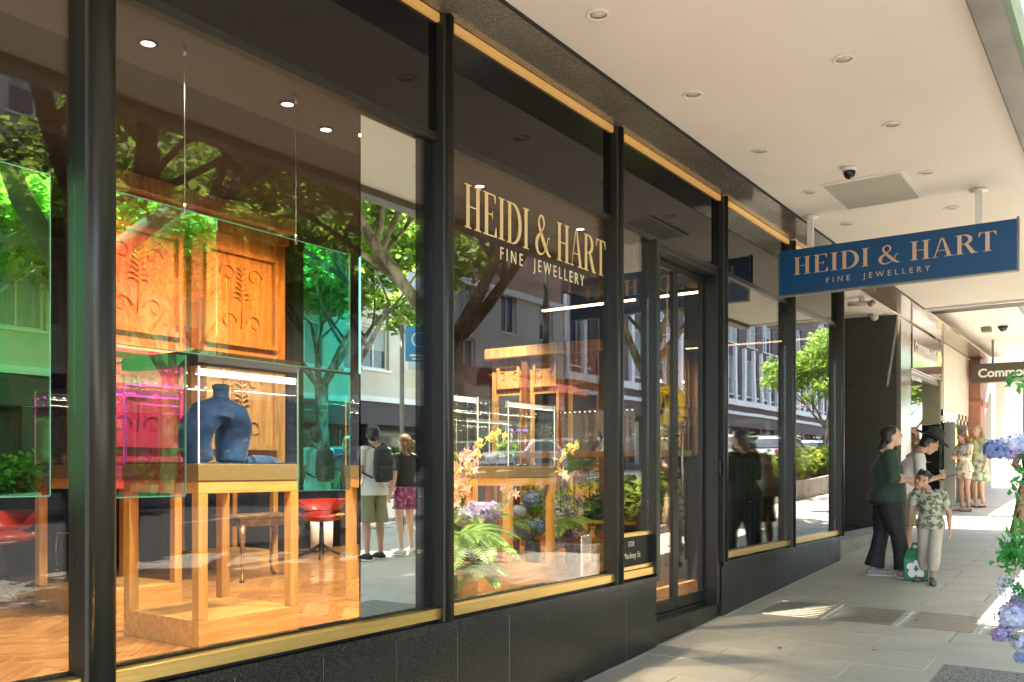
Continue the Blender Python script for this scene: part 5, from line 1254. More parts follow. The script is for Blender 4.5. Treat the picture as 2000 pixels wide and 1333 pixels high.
def person(label, x, y, face, H, J, outfit, skin='skin', hair='hair_k', hairstyle='short', heavy=1.0, head_dir=None, tilt=0, vox=.010, ground=None, hs=1.0):
    """J: joints in body space (x forward, y left, z up) for a 1.70 m figure"""
    z = gz(x)-.002 if ground is None else ground
    t = thing('person', label, 'person', (x, y, z), math.atan2(face[1], face[0]))
    t.scale = (H/1.70,)*3
    g = {k: V3(v) for k, v in J.items() if hasattr(v, '__len__')}
    hv = heavy
    hd = V3(head_dir or (1, 0, 0)).normalized(); up = V3((0, 0, 1)); up = (up-hd*up.dot(hd)).normalized(); lat = up.cross(hd)
    if tilt:
        q = Matrix.Rotation(tilt, 3, hd); up = q @ up; lat = q @ lat
    hc = g['head']; R3 = Matrix((hd, lat, up)).transposed()
    R3 = R3*hs
    def hp(a, b, c): return hc+R3 @ V3((a, b, c))
    m = MB()
    # skull, jaw, face
    m.ball(hp(-.008, 0, .025), (.098, .077, .098), 16, 12, rot=R3); m.ball(hp(.022, 0, -.035), (.066, .060, .078), 14, 10, rot=R3); m.ball(hp(.045, 0, -.088), (.032, .034, .024), 10, 8, rot=R3)
    m.tube([hp(.086, 0, .025), hp(.104, 0, -.012), hp(.108, 0, -.024)], [(.011, .009), (.014, .012), (.014, .010)], n=8); m.ball(hp(.082, 0, .036), (.016, .058, .012), 10, 6, rot=R3)
    m.ball(hp(.083, 0, -.052), (.014, .026, .011), 8, 6, rot=R3)
    for s in (-1, 1):
        m.ball(hp(-.002, s*.077, -.003), (.019, .010, .032), 8, 6, rot=R3); m.ball(hp(.062, s*.040, -.022), (.024, .022, .024), 8, 6, rot=R3)
    nk = g['neck']; m.tube([nk+V3((-.015, 0, -.05)), nk, hp(-.022, 0, -.05), hp(-.015, 0, 0)], [(.075*hv, .065), (.055, .055), (.053, .053), (.05, .05)], n=14)
    # trunk
    ch, wa, pe = g['chest'], g['waist'], g['pelvis']
    trunk = [(pe+V3((0, 0, -.10)), (.12*hv, .10*hv)), (pe, (.165*hv, .125*hv)), (wa, (.135*hv, .105*hv)), (ch, (.165*hv**.6, .115*hv)), (nk+V3((-.01, 0, -.09)), (.15, .085)), (nk+V3((-.012, 0, -.035)), (.085, .06))]
    tp = [a for a, b in trunk]; tr_ = [b for a, b in trunk]; ax = tuple((g['sh_l']-g['sh_r']).normalized())
    m.tube(tp, [(a*.94, b*.94) for a, b in tr_], n=20, side=ax)
    arms = {}
    for s in 'lr':
        sh, el, wr = g['sh_'+s], g['el_'+s], g['wr_'+s]
        m.tube([sh+(nk-sh)*.35, sh, sh.lerp(el, .35), el, el.lerp(wr, .3), wr], [.05, .052*hv**.5, .046*hv, .037*hv, .040*hv, .024], n=12)
        hand(m, wr, (wr-el)*.6+V3(J.get('hd_'+s, (0, 0, 0)))*.3, V3(J.get('pn_'+s, (0, -1 if s == 'l' else 1, 0))), curl=J.get('cu_'+s, .6))
        hip, kn, an = g['hip_'+s], g['kn_'+s], g['an_'+s]
        m.tube([hip+V3((0, 0, .06)), hip, hip.lerp(kn, .5), kn, kn.lerp(an, .3), kn.lerp(an, .7), an], [.085*hv, .088*hv, .072*hv, .052*hv**.7, .055*hv**.7, .038*hv**.7, .034], n=14)
        fd = V3(J.get('ft_'+s, (1, 0, 0))).normalized(); fl = V3((-fd.y, fd.x, 0))
        m.tube([an+V3((0, 0, .02)), an-fd*.035+V3((0, 0, -.045)), an+fd*.05+V3((0, 0, -.045)), an+fd*.15+V3((0, 0, -.057)), an+fd*.20+V3((0, 0, -.06))], [.034, .033, (.038, .030), (.044, .020), (.030, .014)], n=10, side=tuple(fl))
    remesh(m, 'body', M[skin], t, vox, 3, local=True)
    # eyes, brows, lips
    e = MB()
    for s in (-1, 1): e.ball(hp(.083, s*.031, .010), (.006, .012, .006), 8, 5, rot=R3); e.ball(hp(.090, s*.033, .034), (.004, .018, .004), 8, 5, rot=R3)
    e.build('eyes', M['eye'], t, local=True, kind='stuff'); MB().ball(hp(.094, 0, -.053), (.004, .022, .006), 8, 5, rot=R3).build('mouth', M['lip'], t, local=True)
    # hair
    h = MB(); hm = M[hair]
    h.ball(hp(-.026, 0, .040), (.100, .087, .098), 18, 12, rot=R3); h.ball(hp(-.052, 0, -.010), (.066, .080, .085), 14, 10, rot=R3)
    if hairstyle == 'bun':
        h.ball(hp(-.095, 0, -.075), (.055, .055, .055), 12, 8, rot=R3); h.tube([hp(-.08, 0, -.04), hp(-.12, 0, -.13), hp(-.12, 0, -.21), hp(-.10, 0, -.27)], [.05, .056, .046, .02], n=12)
    if hairstyle == 'long':
        for q in range(-3, 4):
            a = q*.50; c_, s_ = math.cos(a), math.sin(a); h.tube([hp(-.03-.05*c_, .075*s_, .05), hp(-.04-.06*c_, .09*s_, -.06), hp(-.05-.06*c_, .10*s_, -.17), hp(-.045-.06*c_, .095*s_+.01*math.sin(q*3), -.29-.02*math.cos(q*2.3))], [.035, .038, .034, .014], n=8)
    if hairstyle == 'curly':
        rr = random.Random(4)
        for q in range(26): h.ball(hp(-.05-.06*rr.random(), rr.uniform(-.09, .09), rr.uniform(-.18, .07)), rr.uniform(.03, .042), 8, 6)
    if hairstyle == 'tousled':
        rr = random.Random(5)
        for q in range(18): a = rr.uniform(0, 6.28); h.ball(hp(-.01+.07*math.cos(a), .065*math.sin(a), .09+rr.uniform(-.02, .02)), .03, 8, 6)
    remesh(h, 'hair', hm, t, .009, 1, local=True)
    # clothes
    def grow(k, d=.014): return [(a+d, b+d) for a, b in k]
    o = outfit
    m = MB(); hem = o.get('hem', 0)
    pts = [pe+V3((0, 0, hem))]+tp[1 if hem < 0 else 2:]; rr = [(tr_[1][0]+.012+(.03 if hem < -.1 else 0), tr_[1][1]+.014)]+grow(tr_[1 if hem < 0 else 2:])
    if hem >= 0: pts = [pe+V3((0, 0, hem))]+tp[2:]; rr = [(tr_[1][0]+.004, tr_[1][1]+.010)]+grow(tr_[2:])
    if 'bottom' in o and hem < -.04: rr[0] = (tr_[1][0]+.030, tr_[1][1]+.034); rr[1] = (tr_[1][0]+.030, tr_[1][1]+.032)
    m.tube(pts, rr, n=24, side=ax)
    for s in 'lr':
        sh, el, wr = g['sh_'+s], g['el_'+s], g['wr_'+s]; f = o.get('sleeve', .5)
        P_ = [nk+(sh-nk)*.45+V3((0, 0, -.03)), sh]; R_ = [.062, .066*hv**.4]
        if f <= 1: P_ += [sh.lerp(el, f)]; R_ += [.063*hv if f < .9 else .052*hv]
        else: P_ += [sh.lerp(el, .5), el, el.lerp(wr, f-1)]; R_ += [.060*hv, .050*hv, .042*hv if f < 1.6 else .036]
        m.tube(P_, R_, n=14)
    remesh(m, o.get('top_name', 'shirt'), M[o['top']], t, vox, 4, local=True)
    if 'bottom' in o:
        m = MB(); m.tube([pe+V3((0, 0, .055)), pe, pe+V3((0, 0, -.09))], [(tr_[1][0]*.93+.010, tr_[1][1]*.97+.010), (tr_[1][0]+.014, tr_[1][1]+.016), (tr_[1][0]+.006, tr_[1][1]+.008)], n=24, side=ax)
        for s in 'lr':
            hip, kn, an = g['hip_'+s], g['kn_'+s], g['an_'+s]; L = o.get('leg', 1.9)
            fl = o.get('flare', .055)
            if L <= 1: m.tube([hip+V3((0, 0, .03)), hip.lerp(kn, .45), hip.lerp(kn, L)], [.098*hv, .09*hv, .090*hv+o.get('loose', 0)], n=16)
            else:
                m.tube([hip+V3((0, 0, .03)), hip.lerp(kn, .5), kn, kn.lerp(an, .5*(L-1)), kn.lerp(an, L-1)], [.100*hv, .086*hv, .066*hv**.8+o.get('loose', 0), .064+o.get('loose', 0)+(fl-.055)*.4, fl], n=16)
        remesh(m, o.get('bottom_name', 'trousers'), M[o['bottom']], t, vox, 4, local=True)
    if 'skirt' in o:
        a, b, w_ = o['skirt']; m = MB(); n = 40; vs = []
        for j in range(5):
            f = j/4; zc = pe+V3((0, 0, .04-(b)*f))
            for k in range(n):
                q = 2*math.pi*k/n; r_ = 1+.05*f*math.sin(q*9); vs.append(zc+V3(((tr_[1][1]+.02+w_*f)*math.cos(q)*r_, (tr_[1][0]+.015+w_*f)*math.sin(q)*r_, 0)))
        m.add(vs, [(j*n+k, j*n+(k+1) % n, (j+1)*n+(k+1) % n, (j+1)*n+k) for j in range(4) for k in range(n)], smooth=True)
        sk = m.build('skirt', M[o['top'] if a is None else a], t, local=True); sk.modifiers.new('s', 'SOLIDIFY').thickness = .006
    sm = o.get('shoe', 'black_tee')
    for s in 'lr':
        an = g['an_'+s]; fd = V3(J.get('ft_'+s, (1, 0, 0))).normalized(); fl = V3((-fd.y, fd.x, 0)); up_ = o.get('shoe_h', .0)
        m = MB()
        if o.get('sandal'):
            m.tube([an-fd*.06+V3((0, 0, -.078)), an+fd*.07+V3((0, 0, -.078)), an+fd*.215+V3((0, 0, -.078))], [(.036, .010), (.045, .010), (.036, .010)], n=12, side=tuple(fl)); m.tube([an+fd*.10+fl*.046+V3((0, 0, -.07)), an+fd*.11+V3((0, 0, -.022)), an+fd*.10-fl*.046+V3((0, 0, -.07))], [.010]*3, n=6)
            remesh(m, 'sandal', M[sm], t, .008, 1, local=True)
        else:
            m.tube([an-fd*.075+V3((0, 0, -.045)), an-fd*.02+V3((0, 0, -.025)), an+fd*.07+V3((0, 0, -.035)), an+fd*.16+V3((0, 0, -.052)), an+fd*.225+V3((0, 0, -.062))], [(.036, .035), (.045, .050), (.048, .042), (.050, .028), (.030, .018)], n=14, side=tuple(fl))
            sh_ = remesh(m, 'shoe', M[sm], t, .008, 2, local=True)
            MB().tube([an-fd*.088+V3((0, 0, -.074)), an+V3((0, 0, -.074)), an+fd*.15+V3((0, 0, -.074)), an+fd*.235+V3((0, 0, -.070))], [(.034, .014), (.046, .014), (.052, .014), (.028, .010)], n=14, side=tuple(fl)).build('sole', M[o.get('sole', 'sole')], t, local=True)
    return t, hp, g
def stand(**k):
    J = dict(head=(.03, 0, 1.60), neck=(0, 0, 1.46), chest=(.0, 0, 1.25), waist=(.005, 0, 1.08), pelvis=(0, 0, .93), sh_l=(0, .185, 1.40), sh_r=(0, -.185, 1.40), el_l=(-.03, .235, 1.12), el_r=(-.03, -.235, 1.12),
             wr_l=(.04, .25, .88), wr_r=(.04, -.25, .88), hip_l=(0, .09, .88), hip_r=(0, -.09, .88), kn_l=(.02, .10, .49), kn_r=(.02, -.10, .49), an_l=(-.02, .11, .088), an_r=(-.02, -.11, .088))
    J.update(k); return J
# woman in dark green, seen from behind-left, looking up to the right
person('woman in dark green top and flared black trousers, black hair in a low bun', 10.2, 2.26, (.36, -.93), 1.60,
       stand(head=(.055, 0, 1.60), chest=(-.01, 0, 1.25), waist=(.03, 0, 1.08), an_l=(-.13, .10, .088), kn_l=(-.05, .10, .49), an_r=(.17, -.10, .088), kn_r=(.10, -.10, .49), el_l=(.02, .25, 1.13), wr_l=(.25, .20, 1.10), el_r=(.03, -.25, 1.13), wr_r=(.24, -.16, 1.12)),
       dict(top='green_knit', sleeve=1.25, hem=-.06, bottom='black_cloth', leg=1.94, flare=.115, shoe='shoe_pink', sole='sole'), skin='skin_l', hairstyle='bun', heavy=1.42, head_dir=(1, -.05, .16))
# man with a hat bending over his phone
mt, mhp, mg = person('man in a charcoal brimmed hat and pale shirt bending over his phone', 10.95, 2.24, (.40, -.92), 1.59,
       stand(head=(.285, 0, 1.50), neck=(.165, 0, 1.42), chest=(.06, 0, 1.21), pelvis=(-.05, 0, .93), sh_l=(.12, .19, 1.36), sh_r=(.12, -.19, 1.36), el_l=(.14, .24, 1.06), wr_l=(.38, .12, 1.10), el_r=(.14, -.24, 1.06), wr_r=(.39, -.06, 1.11), cu_l=1.2, cu_r=1.2),
       dict(top='white_cloth', sleeve=.75, hem=-.08, bottom='khaki', leg=.95, loose=.02, shoe='black_tee'), skin='skin', hairstyle='short', head_dir=(1, -.1, -.62))
hc = mhp(-.01, 0, .075); hdv = (mhp(-.01, 0, .175)-hc).normalized(); fw = (mhp(.09, 0, .075)-hc).normalized(); lt = hdv.cross(fw); R_ = Matrix((fw, lt, hdv)).transposed()
m = MB()
def ring_(r1, r2, z, n=28): return [hc+R_ @ V3((r1*math.cos(2*math.pi*k/n), r2*math.sin(2*math.pi*k/n), z+.018*abs(math.sin(2*math.pi*k/n)))) for k in range(n)]
secs = [ring_(.215, .19, .0), ring_(.11, .095, .004), ring_(.108, .092, .05), ring_(.098, .082, .115), ring_(.06, .05, .130), ring_(.01, .01, .11)]
vs = sum(secs, []); n = 28
m.add(vs, [(j*n+k, j*n+(k+1) % n, (j+1)*n+(k+1) % n, (j+1)*n+k) for j in range(5) for k in range(n)], smooth=True)
ho = m.build('hat', M['hat'], mt, local=True); ho.modifiers.new('s', 'SOLIDIFY').thickness = .005
b_ = MB().tube(ring_(.112, .096, .022)+[ring_(.112, .096, .022)[0]], [.010]*29, n=6).build('hat_band', M['black_cloth'], ho, local=True)
ph = thing('phone', 'dark phone held in the bending man\'s hands', 'phone', (0, 0, 0))
T_ = WL[mt.name] @ Matrix.Diagonal((1.59/1.7,)*3+(1,))
c_ = T_ @ V3((.50, .02, 1.11)); 
q = MB().box(-.075, .075, -.038, .038, -.005, .005); Rm = (Matrix.Rotation(math.atan2(-.92, .40), 4, 'Z') @ Matrix.Rotation(-.35, 4, 'Y'))
q.v = [tuple(c_+(Rm @ V3(p)).to_3d()) for p in q.v]; q.build('phone_body', M['black'], ph)
# boy
person('boy in a leafy green shirt and rolled beige trousers leaning his head on the woman', 10.02, 1.80, (-.99, -.02), 1.15,
       stand(head=(.02, -.125, 1.555), neck=(0, -.045, 1.44), chest=(.01, -.01, 1.24), sh_l=(0, .17, 1.36), sh_r=(0, -.19, 1.40), el_l=(-.02, .25, 1.08), wr_l=(.03, .27, .82), el_r=(.03, -.27, 1.13), wr_r=(-.05, -.30, .92),
             an_l=(.10, .04, .088), kn_l=(.09, .07, .49), an_r=(-.14, -.12, .088), kn_r=(-.02, -.10, .49), ft_l=(1, .25, 0), ft_r=(.9, -.5, 0)),
       dict(top='camo', sleeve=.85, hem=-.10, bottom='beige_cloth', leg=1.72, loose=.02, flare=.075, shoe='clog', sole='clog'), skin='skin', hairstyle='tousled', heavy=1.05, head_dir=(1, .1, -.05), tilt=-.55, hs=1.22)
# two girls at the cash machines
person('girl in a floral playsuit with long brown hair looking down at her phone', 18.35, 2.72, (.33, .94) if False else (-.62, .60), 1.45,
       stand(head=(.07, 0, 1.58), el_l=(.08, .23, 1.14), wr_l=(.28, .12, 1.16), el_r=(.08, -.23, 1.14), wr_r=(.28, -.10, 1.18), hd_l=(1, 0, 0), cu_l=1.1, cu_r=1.1),
       dict(top='floral', sleeve=1.75, hem=-.10, bottom='floral', bottom_name='shorts', leg=.42, loose=.03, shoe='hair_b', sandal=True), skin='skin', hair='hair_b', hairstyle='long', head_dir=(1, 0, -.35), vox=.012)
person('girl in a green floral dress with fair hair standing behind the playsuit girl', 19.3, 2.62, (-.6, .55), 1.55,
       stand(), dict(top='floral_g', sleeve=.3, hem=-.02, skirt=(None, .42, .07), shoe='black_tee', sandal=True), skin='skin_l', hair='hair_f', hairstyle='long', head_dir=(1, .1, 0), vox=.012)
# passer-by cut by the right edge of the picture
person('passer-by in a grey top and spotted skirt half out of the picture behind the blossoms', 11.75, 1.0, (-.75, .35), 1.66,
       stand(el_l=(.02, .25, 1.16), wr_l=(.22, .12, 1.12), el_r=(.02, -.25, 1.16), wr_r=(.2, -.10, 1.12), an_l=(.22, .10, .088), kn_l=(.15, .10, .49), an_r=(-.24, -.10, .12), kn_r=(-.02, -.10, .49)),
       dict(top='black_tee', sleeve=.6, hem=-.02, skirt=('leopard', .62, .10), shoe='black_tee', sandal=True), skin='skin', hair='hair_k', hairstyle='long', head_dir=(1, .1, -.1), vox=.012)
# the couple mirrored in the strip
def backpack(t, col='black_cloth'):
    m = MB().tube([(-.20, 0, 1.00), (-.215, 0, 1.08), (-.22, 0, 1.25), (-.20, 0, 1.40), (-.17, 0, 1.44)], [(.10, .05), (.14, .075), (.14, .08), (.12, .06), (.06, .03)], n=18, side=(0, 1, 0))
    b = tag(link('backpack', bpy.data.meshes.new('x'), None), 'dark backpack carried by the mirrored man', 'backpack')
    bpy.data.objects.remove(b)
    b = remesh(m, 'backpack', M[col], None, .010, 3)
    b.matrix_world = WL[t.name] @ Matrix.Scale(t.scale[0], 4); tag(b, 'dark backpack on the back of the man in the pale shirt', 'backpack')
    for s in (-1, 1):
        st = MB().tube([(-.17, s*.09, 1.42), (-.05, s*.11, 1.49), (.09, s*.12, 1.40), (.13, s*.13, 1.25), (.02, s*.17, 1.12), (-.16, s*.12, 1.05)], [(.020, .008)]*6, n=8, side=(0, 1, 0)).build('strap', M['black_cloth'], None); st.parent = b
    bx('front_pocket', M['black_cloth'], b, -.31, -.26, -.09, .09, 1.02, 1.20, bevel=.02, local=True)
t_, _, _ = person('man with a dark backpack, pale shirt and khaki shorts, mirrored in the window strip', 8.85, -2.35, (.25, -1), 1.80,
       stand(head=(.03, 0, 1.60), el_l=(.06, .24, 1.12), wr_l=(.22, .12, 1.02), an_l=(.03, .12, .088), an_r=(-.05, -.13, .088)), dict(top='white_cloth', sleeve=.7, hem=-.10, bottom='khaki', leg=1.0, loose=.03, shoe='black_tee', bottom_name='shorts'), skin='skin', hairstyle='short', head_dir=(1, .5, -.05), vox=.010)
backpack(t_)
person('woman with curly brown hair, black tee and purple shorts, mirrored in the window strip', 9.42, -2.3, (.1, -1), 1.66,
       stand(an_l=(.02, .14, .088), an_r=(-.03, -.10, .088), el_l=(.05, .25, 1.12), wr_l=(.2, .2, 1.0)), dict(top='black_tee', sleeve=.7, hem=-.0, bottom='purple_cloth', leg=.55, loose=.035, shoe='white_cloth', bottom_name='shorts'), skin='skin_l', hair='hair_b', hairstyle='curly', vox=.010)
# green shopping bag
p = V3((10.13, 1.955, gz(10.13)))
sb = thing('shopping_bag', 'shiny green reusable shopping bag with a pale leafy emblem beside the boy', 'bag', p, rad(8)); sb.scale = (.85, .78, .95)
gb = pbr('green_bag', (.012, .22, .075), .35, col2=(.008, .13, .05), scale=6, bump=.3, bscale=9, coat=.3)
m = MB(); m.tube([(0, 0, .0), (0, 0, .04), (0, 0, .26), (0, 0, .34)], [(.14, .09), (.155, .10), (.15, .08), (.10, .035)], n=4, side=(0.02, 1, 0), smooth=False); 
m = MB().add([(-.09, -.15, 0), (.09, -.15, 0), (.09, .15, 0), (-.09, .15, 0), (-.10, -.16, .24), (.10, -.16, .24), (.10, .16, .24), (-.10, .16, .24), (-.035, -.12, .35), (.035, -.12, .35), (.035, .12, .35), (-.035, .12, .35)],
   [(0,3,2,1),(0,1,5,4),(1,2,6,5),(2,3,7,6),(3,0,4,7),(4,5,9,8),(5,6,10,9),(6,7,11,10),(7,4,8,11),(8,9,10,11)]); m.build('bag_body', gb, sb, local=True, bevel=.012)
for s_ in (-1, 1): MB().tube([(s_*.03, -.06, .34), (s_*.03, -.05, .40), (s_*.03, .05, .40), (s_*.03, .06, .34)], [(.004, .014)]*4, n=6, side=(1, 0, 0)).build('handle', gb, sb, local=True)
for (yy, zz, ry, rz_, an_) in ((-.065, .16, .055, .035, .5), (.065, .16, .055, .035, -.5), (-.05, .085, .05, .045, 0), (.05, .085, .05, .045, 0), (0, .20, .03, .03, 0)):
    vs = [(-.1035-.0008*abs(yy)*10, yy+ry*math.cos(a)*math.cos(an_)-rz_*math.sin(a)*math.sin(an_), zz+ry*math.cos(a)*math.sin(an_)*.6+rz_*math.sin(a)) for a in [2*math.pi*k/16 for k in range(16)]]; vs2 = [(v[0]+.004, v[1], v[2]) for v in vs]
    MB().add(vs+vs2, [tuple(reversed(range(16))), tuple(range(16, 32))]+[(i, (i+1) % 16, 16+(i+1) % 16, 16+i) for i in range(16)]).build('emblem_petal', M['paper'], sb, local=True)
# ------------------------------------------------------------------ flowers
def fmat(n, a, b, tr=.3): return leafmat(n, a, b, tr, .6)
F = dict(blue=fmat('blue_petals', (.12, .19, .40), (.34, .42, .62)), lilac=fmat('lilac_petals', (.28, .23, .42), (.52, .45, .64)), pale=fmat('pale_blue_petals', (.36, .44, .58), (.66, .64, .72)),
         peach=fmat('peach_petals', (.66, .30, .18), (.80, .52, .38)), pink=fmat('pink_petals', (.80, .34, .30), (.85, .50, .45)), yellow=fmat('yellow_petals', (.50, .48, .10), (.72, .66, .24)),
         cream=fmat('cream_petals', (.80, .74, .55), (.85, .80, .66)), red=fmat('rusty_petals', (.42, .09, .06), (.62, .18, .12)), teal=fmat('eucalyptus', (.05, .15, .14), (.12, .27, .24)),
         fern=fmat('fern_green', (.07, .17, .02), (.20, .34, .05)), green=fmat('fresh_leaf', (.03, .20, .03), (.09, .36, .08), .4), olive=fmat('olive_leaf', (.10, .15, .05), (.2, .25, .1)))
def petal(m, c, d, side, L, W, cup=.25, mi=0):
    n = d.cross(side).normalized()
    m.add([c, c+d*L*.5+side*W*.5+n*L*cup*.5, c+d*L-n*L*cup*.3, c+d*L*.5-side*W*.5+n*L*cup*.5, c+d*L*.5], [(0, 1, 4), (1, 2, 4), (2, 3, 4), (3, 0, 4)], mi)
def rnd_dir(r):
    while 1:
        v = Vector((r.uniform(-1, 1), r.uniform(-1, 1), r.uniform(-1, 1)))
        if .1 < v.length < 1: return v.normalized()
def head_mb(m, c, R, r, n=70, s=.35, squash=.85, petals=4):
    n = int(n*1.6); s = s*.92
    """domed cluster of small four petalled florets"""
    for k in range(n):
        d = rnd_dir(r); p = c+Vector((d.x*R, d.y*R, d.z*R*squash))*(.68+.42*r.random())
        a = d.orthogonal().normalized(); b = d.cross(a); o = r.uniform(0, 1.5)
        for q in range(petals):
            t = o+6.2832*q/petals; e = (a*math.cos(t)+b*math.sin(t)+d*.25).normalized(); petal(m, p, e, d.cross(e).normalized(), R*s, R*s*.85, .1)
def leafy(m, base, tip, n, L, W, r, droop=.3):
    ax = (tip-base)
    for k in range(n):
        f = (k+.5)/n; p = base.lerp(tip, f); d = (ax.normalized()*.6+rnd_dir(r)).normalized(); d.z -= droop*.3; d.normalize(); petal(m, p, d, d.cross(rnd_dir(r)).normalized(), L*(.7+.5*r.random()), W, .15)
def frond(m, base, d, L, r, droop=.5, width=.28, n=22):
    side = d.cross(Vector((0, 0, 1))).normalized(); p = base.copy(); dd = d.normalized(); pts = [p.copy()]
    for k in range(n):
        f = k/n; dd = (dd+Vector((0, 0, -droop/n*1.6))).normalized(); p = p+dd*L/n; pts.append(p.copy()); w_ = L*width*math.sin(math.pi*(.12+.86*f))**.8
        for s in (-1, 1):
            e = (side*s+dd*.45+Vector((0, 0, -.12))).normalized(); petal(m, p, e, dd, w_, L/n*1.05, .05)
    m.tube(pts[::3], [L*.006]*len(pts[::3]), n=4)
rr = random.Random(21)
def plant(name, label, cat, base, group=None): return thing(name, label, cat, base, 0, group)
def hydrangea(label, c, base, R, col, group, n=80, leaves=True, bud=None):
    t = plant('hydrangea', label, 'hydrangea', base, group); c = Vector(c); base = Vector(base)
    m = MB(); head_mb(m, c, R, rr, n); m.build('flower_head', F[col], t, kind='stuff')
    mid = base.lerp(c, .5)+Vector((rr.uniform(-.05, .05), rr.uniform(-.05, .05), 0)); MB().tube([base, mid, c], [.008, .006, .005], n=6).build('stem', M['stem'], t)
    if leaves:
        m = MB(); leafy(m, c-(c-base).normalized()*R*1.6, c-(c-base).normalized()*R*.4, 5, R*1.5, R*.8, rr); m.build('leaf', F['green'], t, kind='stuff')
    return t
def spike(name, label, cat, base, tip, R, col, group=None, n=150, L=.04):
    t = plant(name, label, cat, base, group); base, tip = Vector(base), Vector(tip); m = MB()
    for k in range(n):
        f = .30+.70*k/n; p = base.lerp(tip, f); w_ = R*(1-.75*(f-.30)/.7); d = rnd_dir(rr); d = (d-(tip-base).normalized()*d.dot((tip-base).normalized())).normalized(); d = (d+Vector((0, 0, -.2))).normalized(); petal(m, p+d*w_*.3, d, d.cross(Vector((0, 0, 1))).normalized(), L*(1.2-.6*f)+w_*.4, L*.6, .3)
    m.build('blossoms', F[col], t, kind='stuff'); MB().tube([base, base.lerp(tip, .5), tip], [.008, .007, .003], n=6).build('stem', M['stem'], t); return t
def lily(label, pts, col, base, R=.055, group='peach lilies in the shop window'):
    t = plant('lily', label, 'lily', base, group)
    for p in pts:
        p = Vector(p); d = Vector((rr.uniform(-.6, .4), -1, rr.uniform(-.3, .5))).normalized(); a = d.orthogonal().normalized(); b = d.cross(a); m = MB(); o = rr.uniform(0, 1)
        for q in range(6):
            x_ = o+6.2832*q/6; e = (a*math.cos(x_)+b*math.sin(x_)+d*.5).normalized(); petal(m, p, e, d.cross(e).normalized(), R, R*.42, .25)
        m.build('flower', F[col], t)
    b_ = Vector(base); P0 = Vector(pts[0]); MB().tube([b_, b_.lerp(P0, .6)+Vector((.04, .03, 0)), P0], [.007, .006, .004], n=6).build('stem', M['stem'], t)
    m = MB(); leafy(m, b_.lerp(P0, .3), P0, 10, .16, .03, rr); m.build('leaf', F['fern'], t, kind='stuff'); return t
def fern(label, c, n, L, dirs, group='ferns in the shop window', droop=.9):
    t = plant('fern', label, 'fern', c, group)
    for k in range(n):
        a = dirs[0]+(dirs[1]-dirs[0])*k/max(1, n-1)+rr.uniform(-.15, .15); d = Vector((math.cos(a), math.sin(a), rr.uniform(.35, 1.0))); m = MB(); frond(m, Vector(c), d, L*rr.uniform(.8, 1.1), rr, droop*rr.uniform(.8, 1.2)); m.build('frond', F['fern'], t)
    return t
zf = FL
def at_(u, v, y): return at(u, v, Y=y)
# pots hidden low in the window bring the stems together
def vase(label, p, h=.28, r_=.10):
    t = thing('flower_vase', label, 'vase', (p.x, p.y, zf), 0, 'vases among the flowers'); MB().lathe([(r_*.75, 0), (r_, h*.4), (r_*.85, h), (r_*.7, h), (.01, h-.02)], (p.x, p.y, zf), n=18).build('vase_body', pbr('dark_ceramic', (.03, .03, .035), .3), t)
vL = at_(872, 1085, 4.7); vase('dark vase left of the oak case foot under the peach lilies', vL); vM = at_(1040, 1080, 5.9); vase('dark vase behind the oak case under the blue hydrangeas', vM); vR = at_(1120, 1070, 5.2); vase('dark vase right of the oak case under the lilac delphiniums', vR)
bL = Vector((vL.x, vL.y, zf+.27)); bM = Vector((vM.x, vM.y, zf+.27)); bR = Vector((vR.x, vR.y, zf+.27))
fern('big bright fern spilling low at the left of the second window', at_(900, 1050, 4.0), 16, .46, (-3.6, .3))
fern('low bright fern at the sill, spreading toward the oak case foot', at_(915, 1112, 3.95), 13, .34, (-3.4, .4), droop=1.1)
fern('dark fern at the left edge of the second window', at_(893, 1010, 4.5), 10, .42, (-3.4, .6))
fern('fern behind the oak case legs', at_(985, 1030, 5.8), 7, .45, (-3, 0))
fern('fern at the right foot of the oak case', at_(1090, 1025, 5.0), 8, .42, (-2.6, .2))
fern('fern fanning out right of the case under the white rose', at_(1110, 925, 5.3), 8, .5, (-1.4, 1.0), droop=.5)
for i, (u, v, l) in enumerate(((905, 905, 'top of the left cluster'), (900, 965, 'low in the left cluster'), (893, 930, 'beside the pillar'))):
    pts = [at_(u+rr.uniform(-18, 20), v+rr.uniform(-26, 26), 4.2+rr.uniform(-.1, .2)) for _ in range(13)]; lily('peach lilies in bloom, '+l, pts, 'peach' if i != 0 else 'pink', bL, R=.060)
lily('two pink blooms on thin bent stems before the oak case', [at_(1005, 965, 4.6), at_(978, 950, 4.6), at_(990, 967, 4.55)], 'pink', bL, R=.06, group=None)
lily('white rose like bloom at the upper right corner of the oak case', [at_(1100, 930, 4.75), at_(1097, 926, 4.74), at_(1103, 934, 4.76)], 'cream', bR, R=.075, group=None)
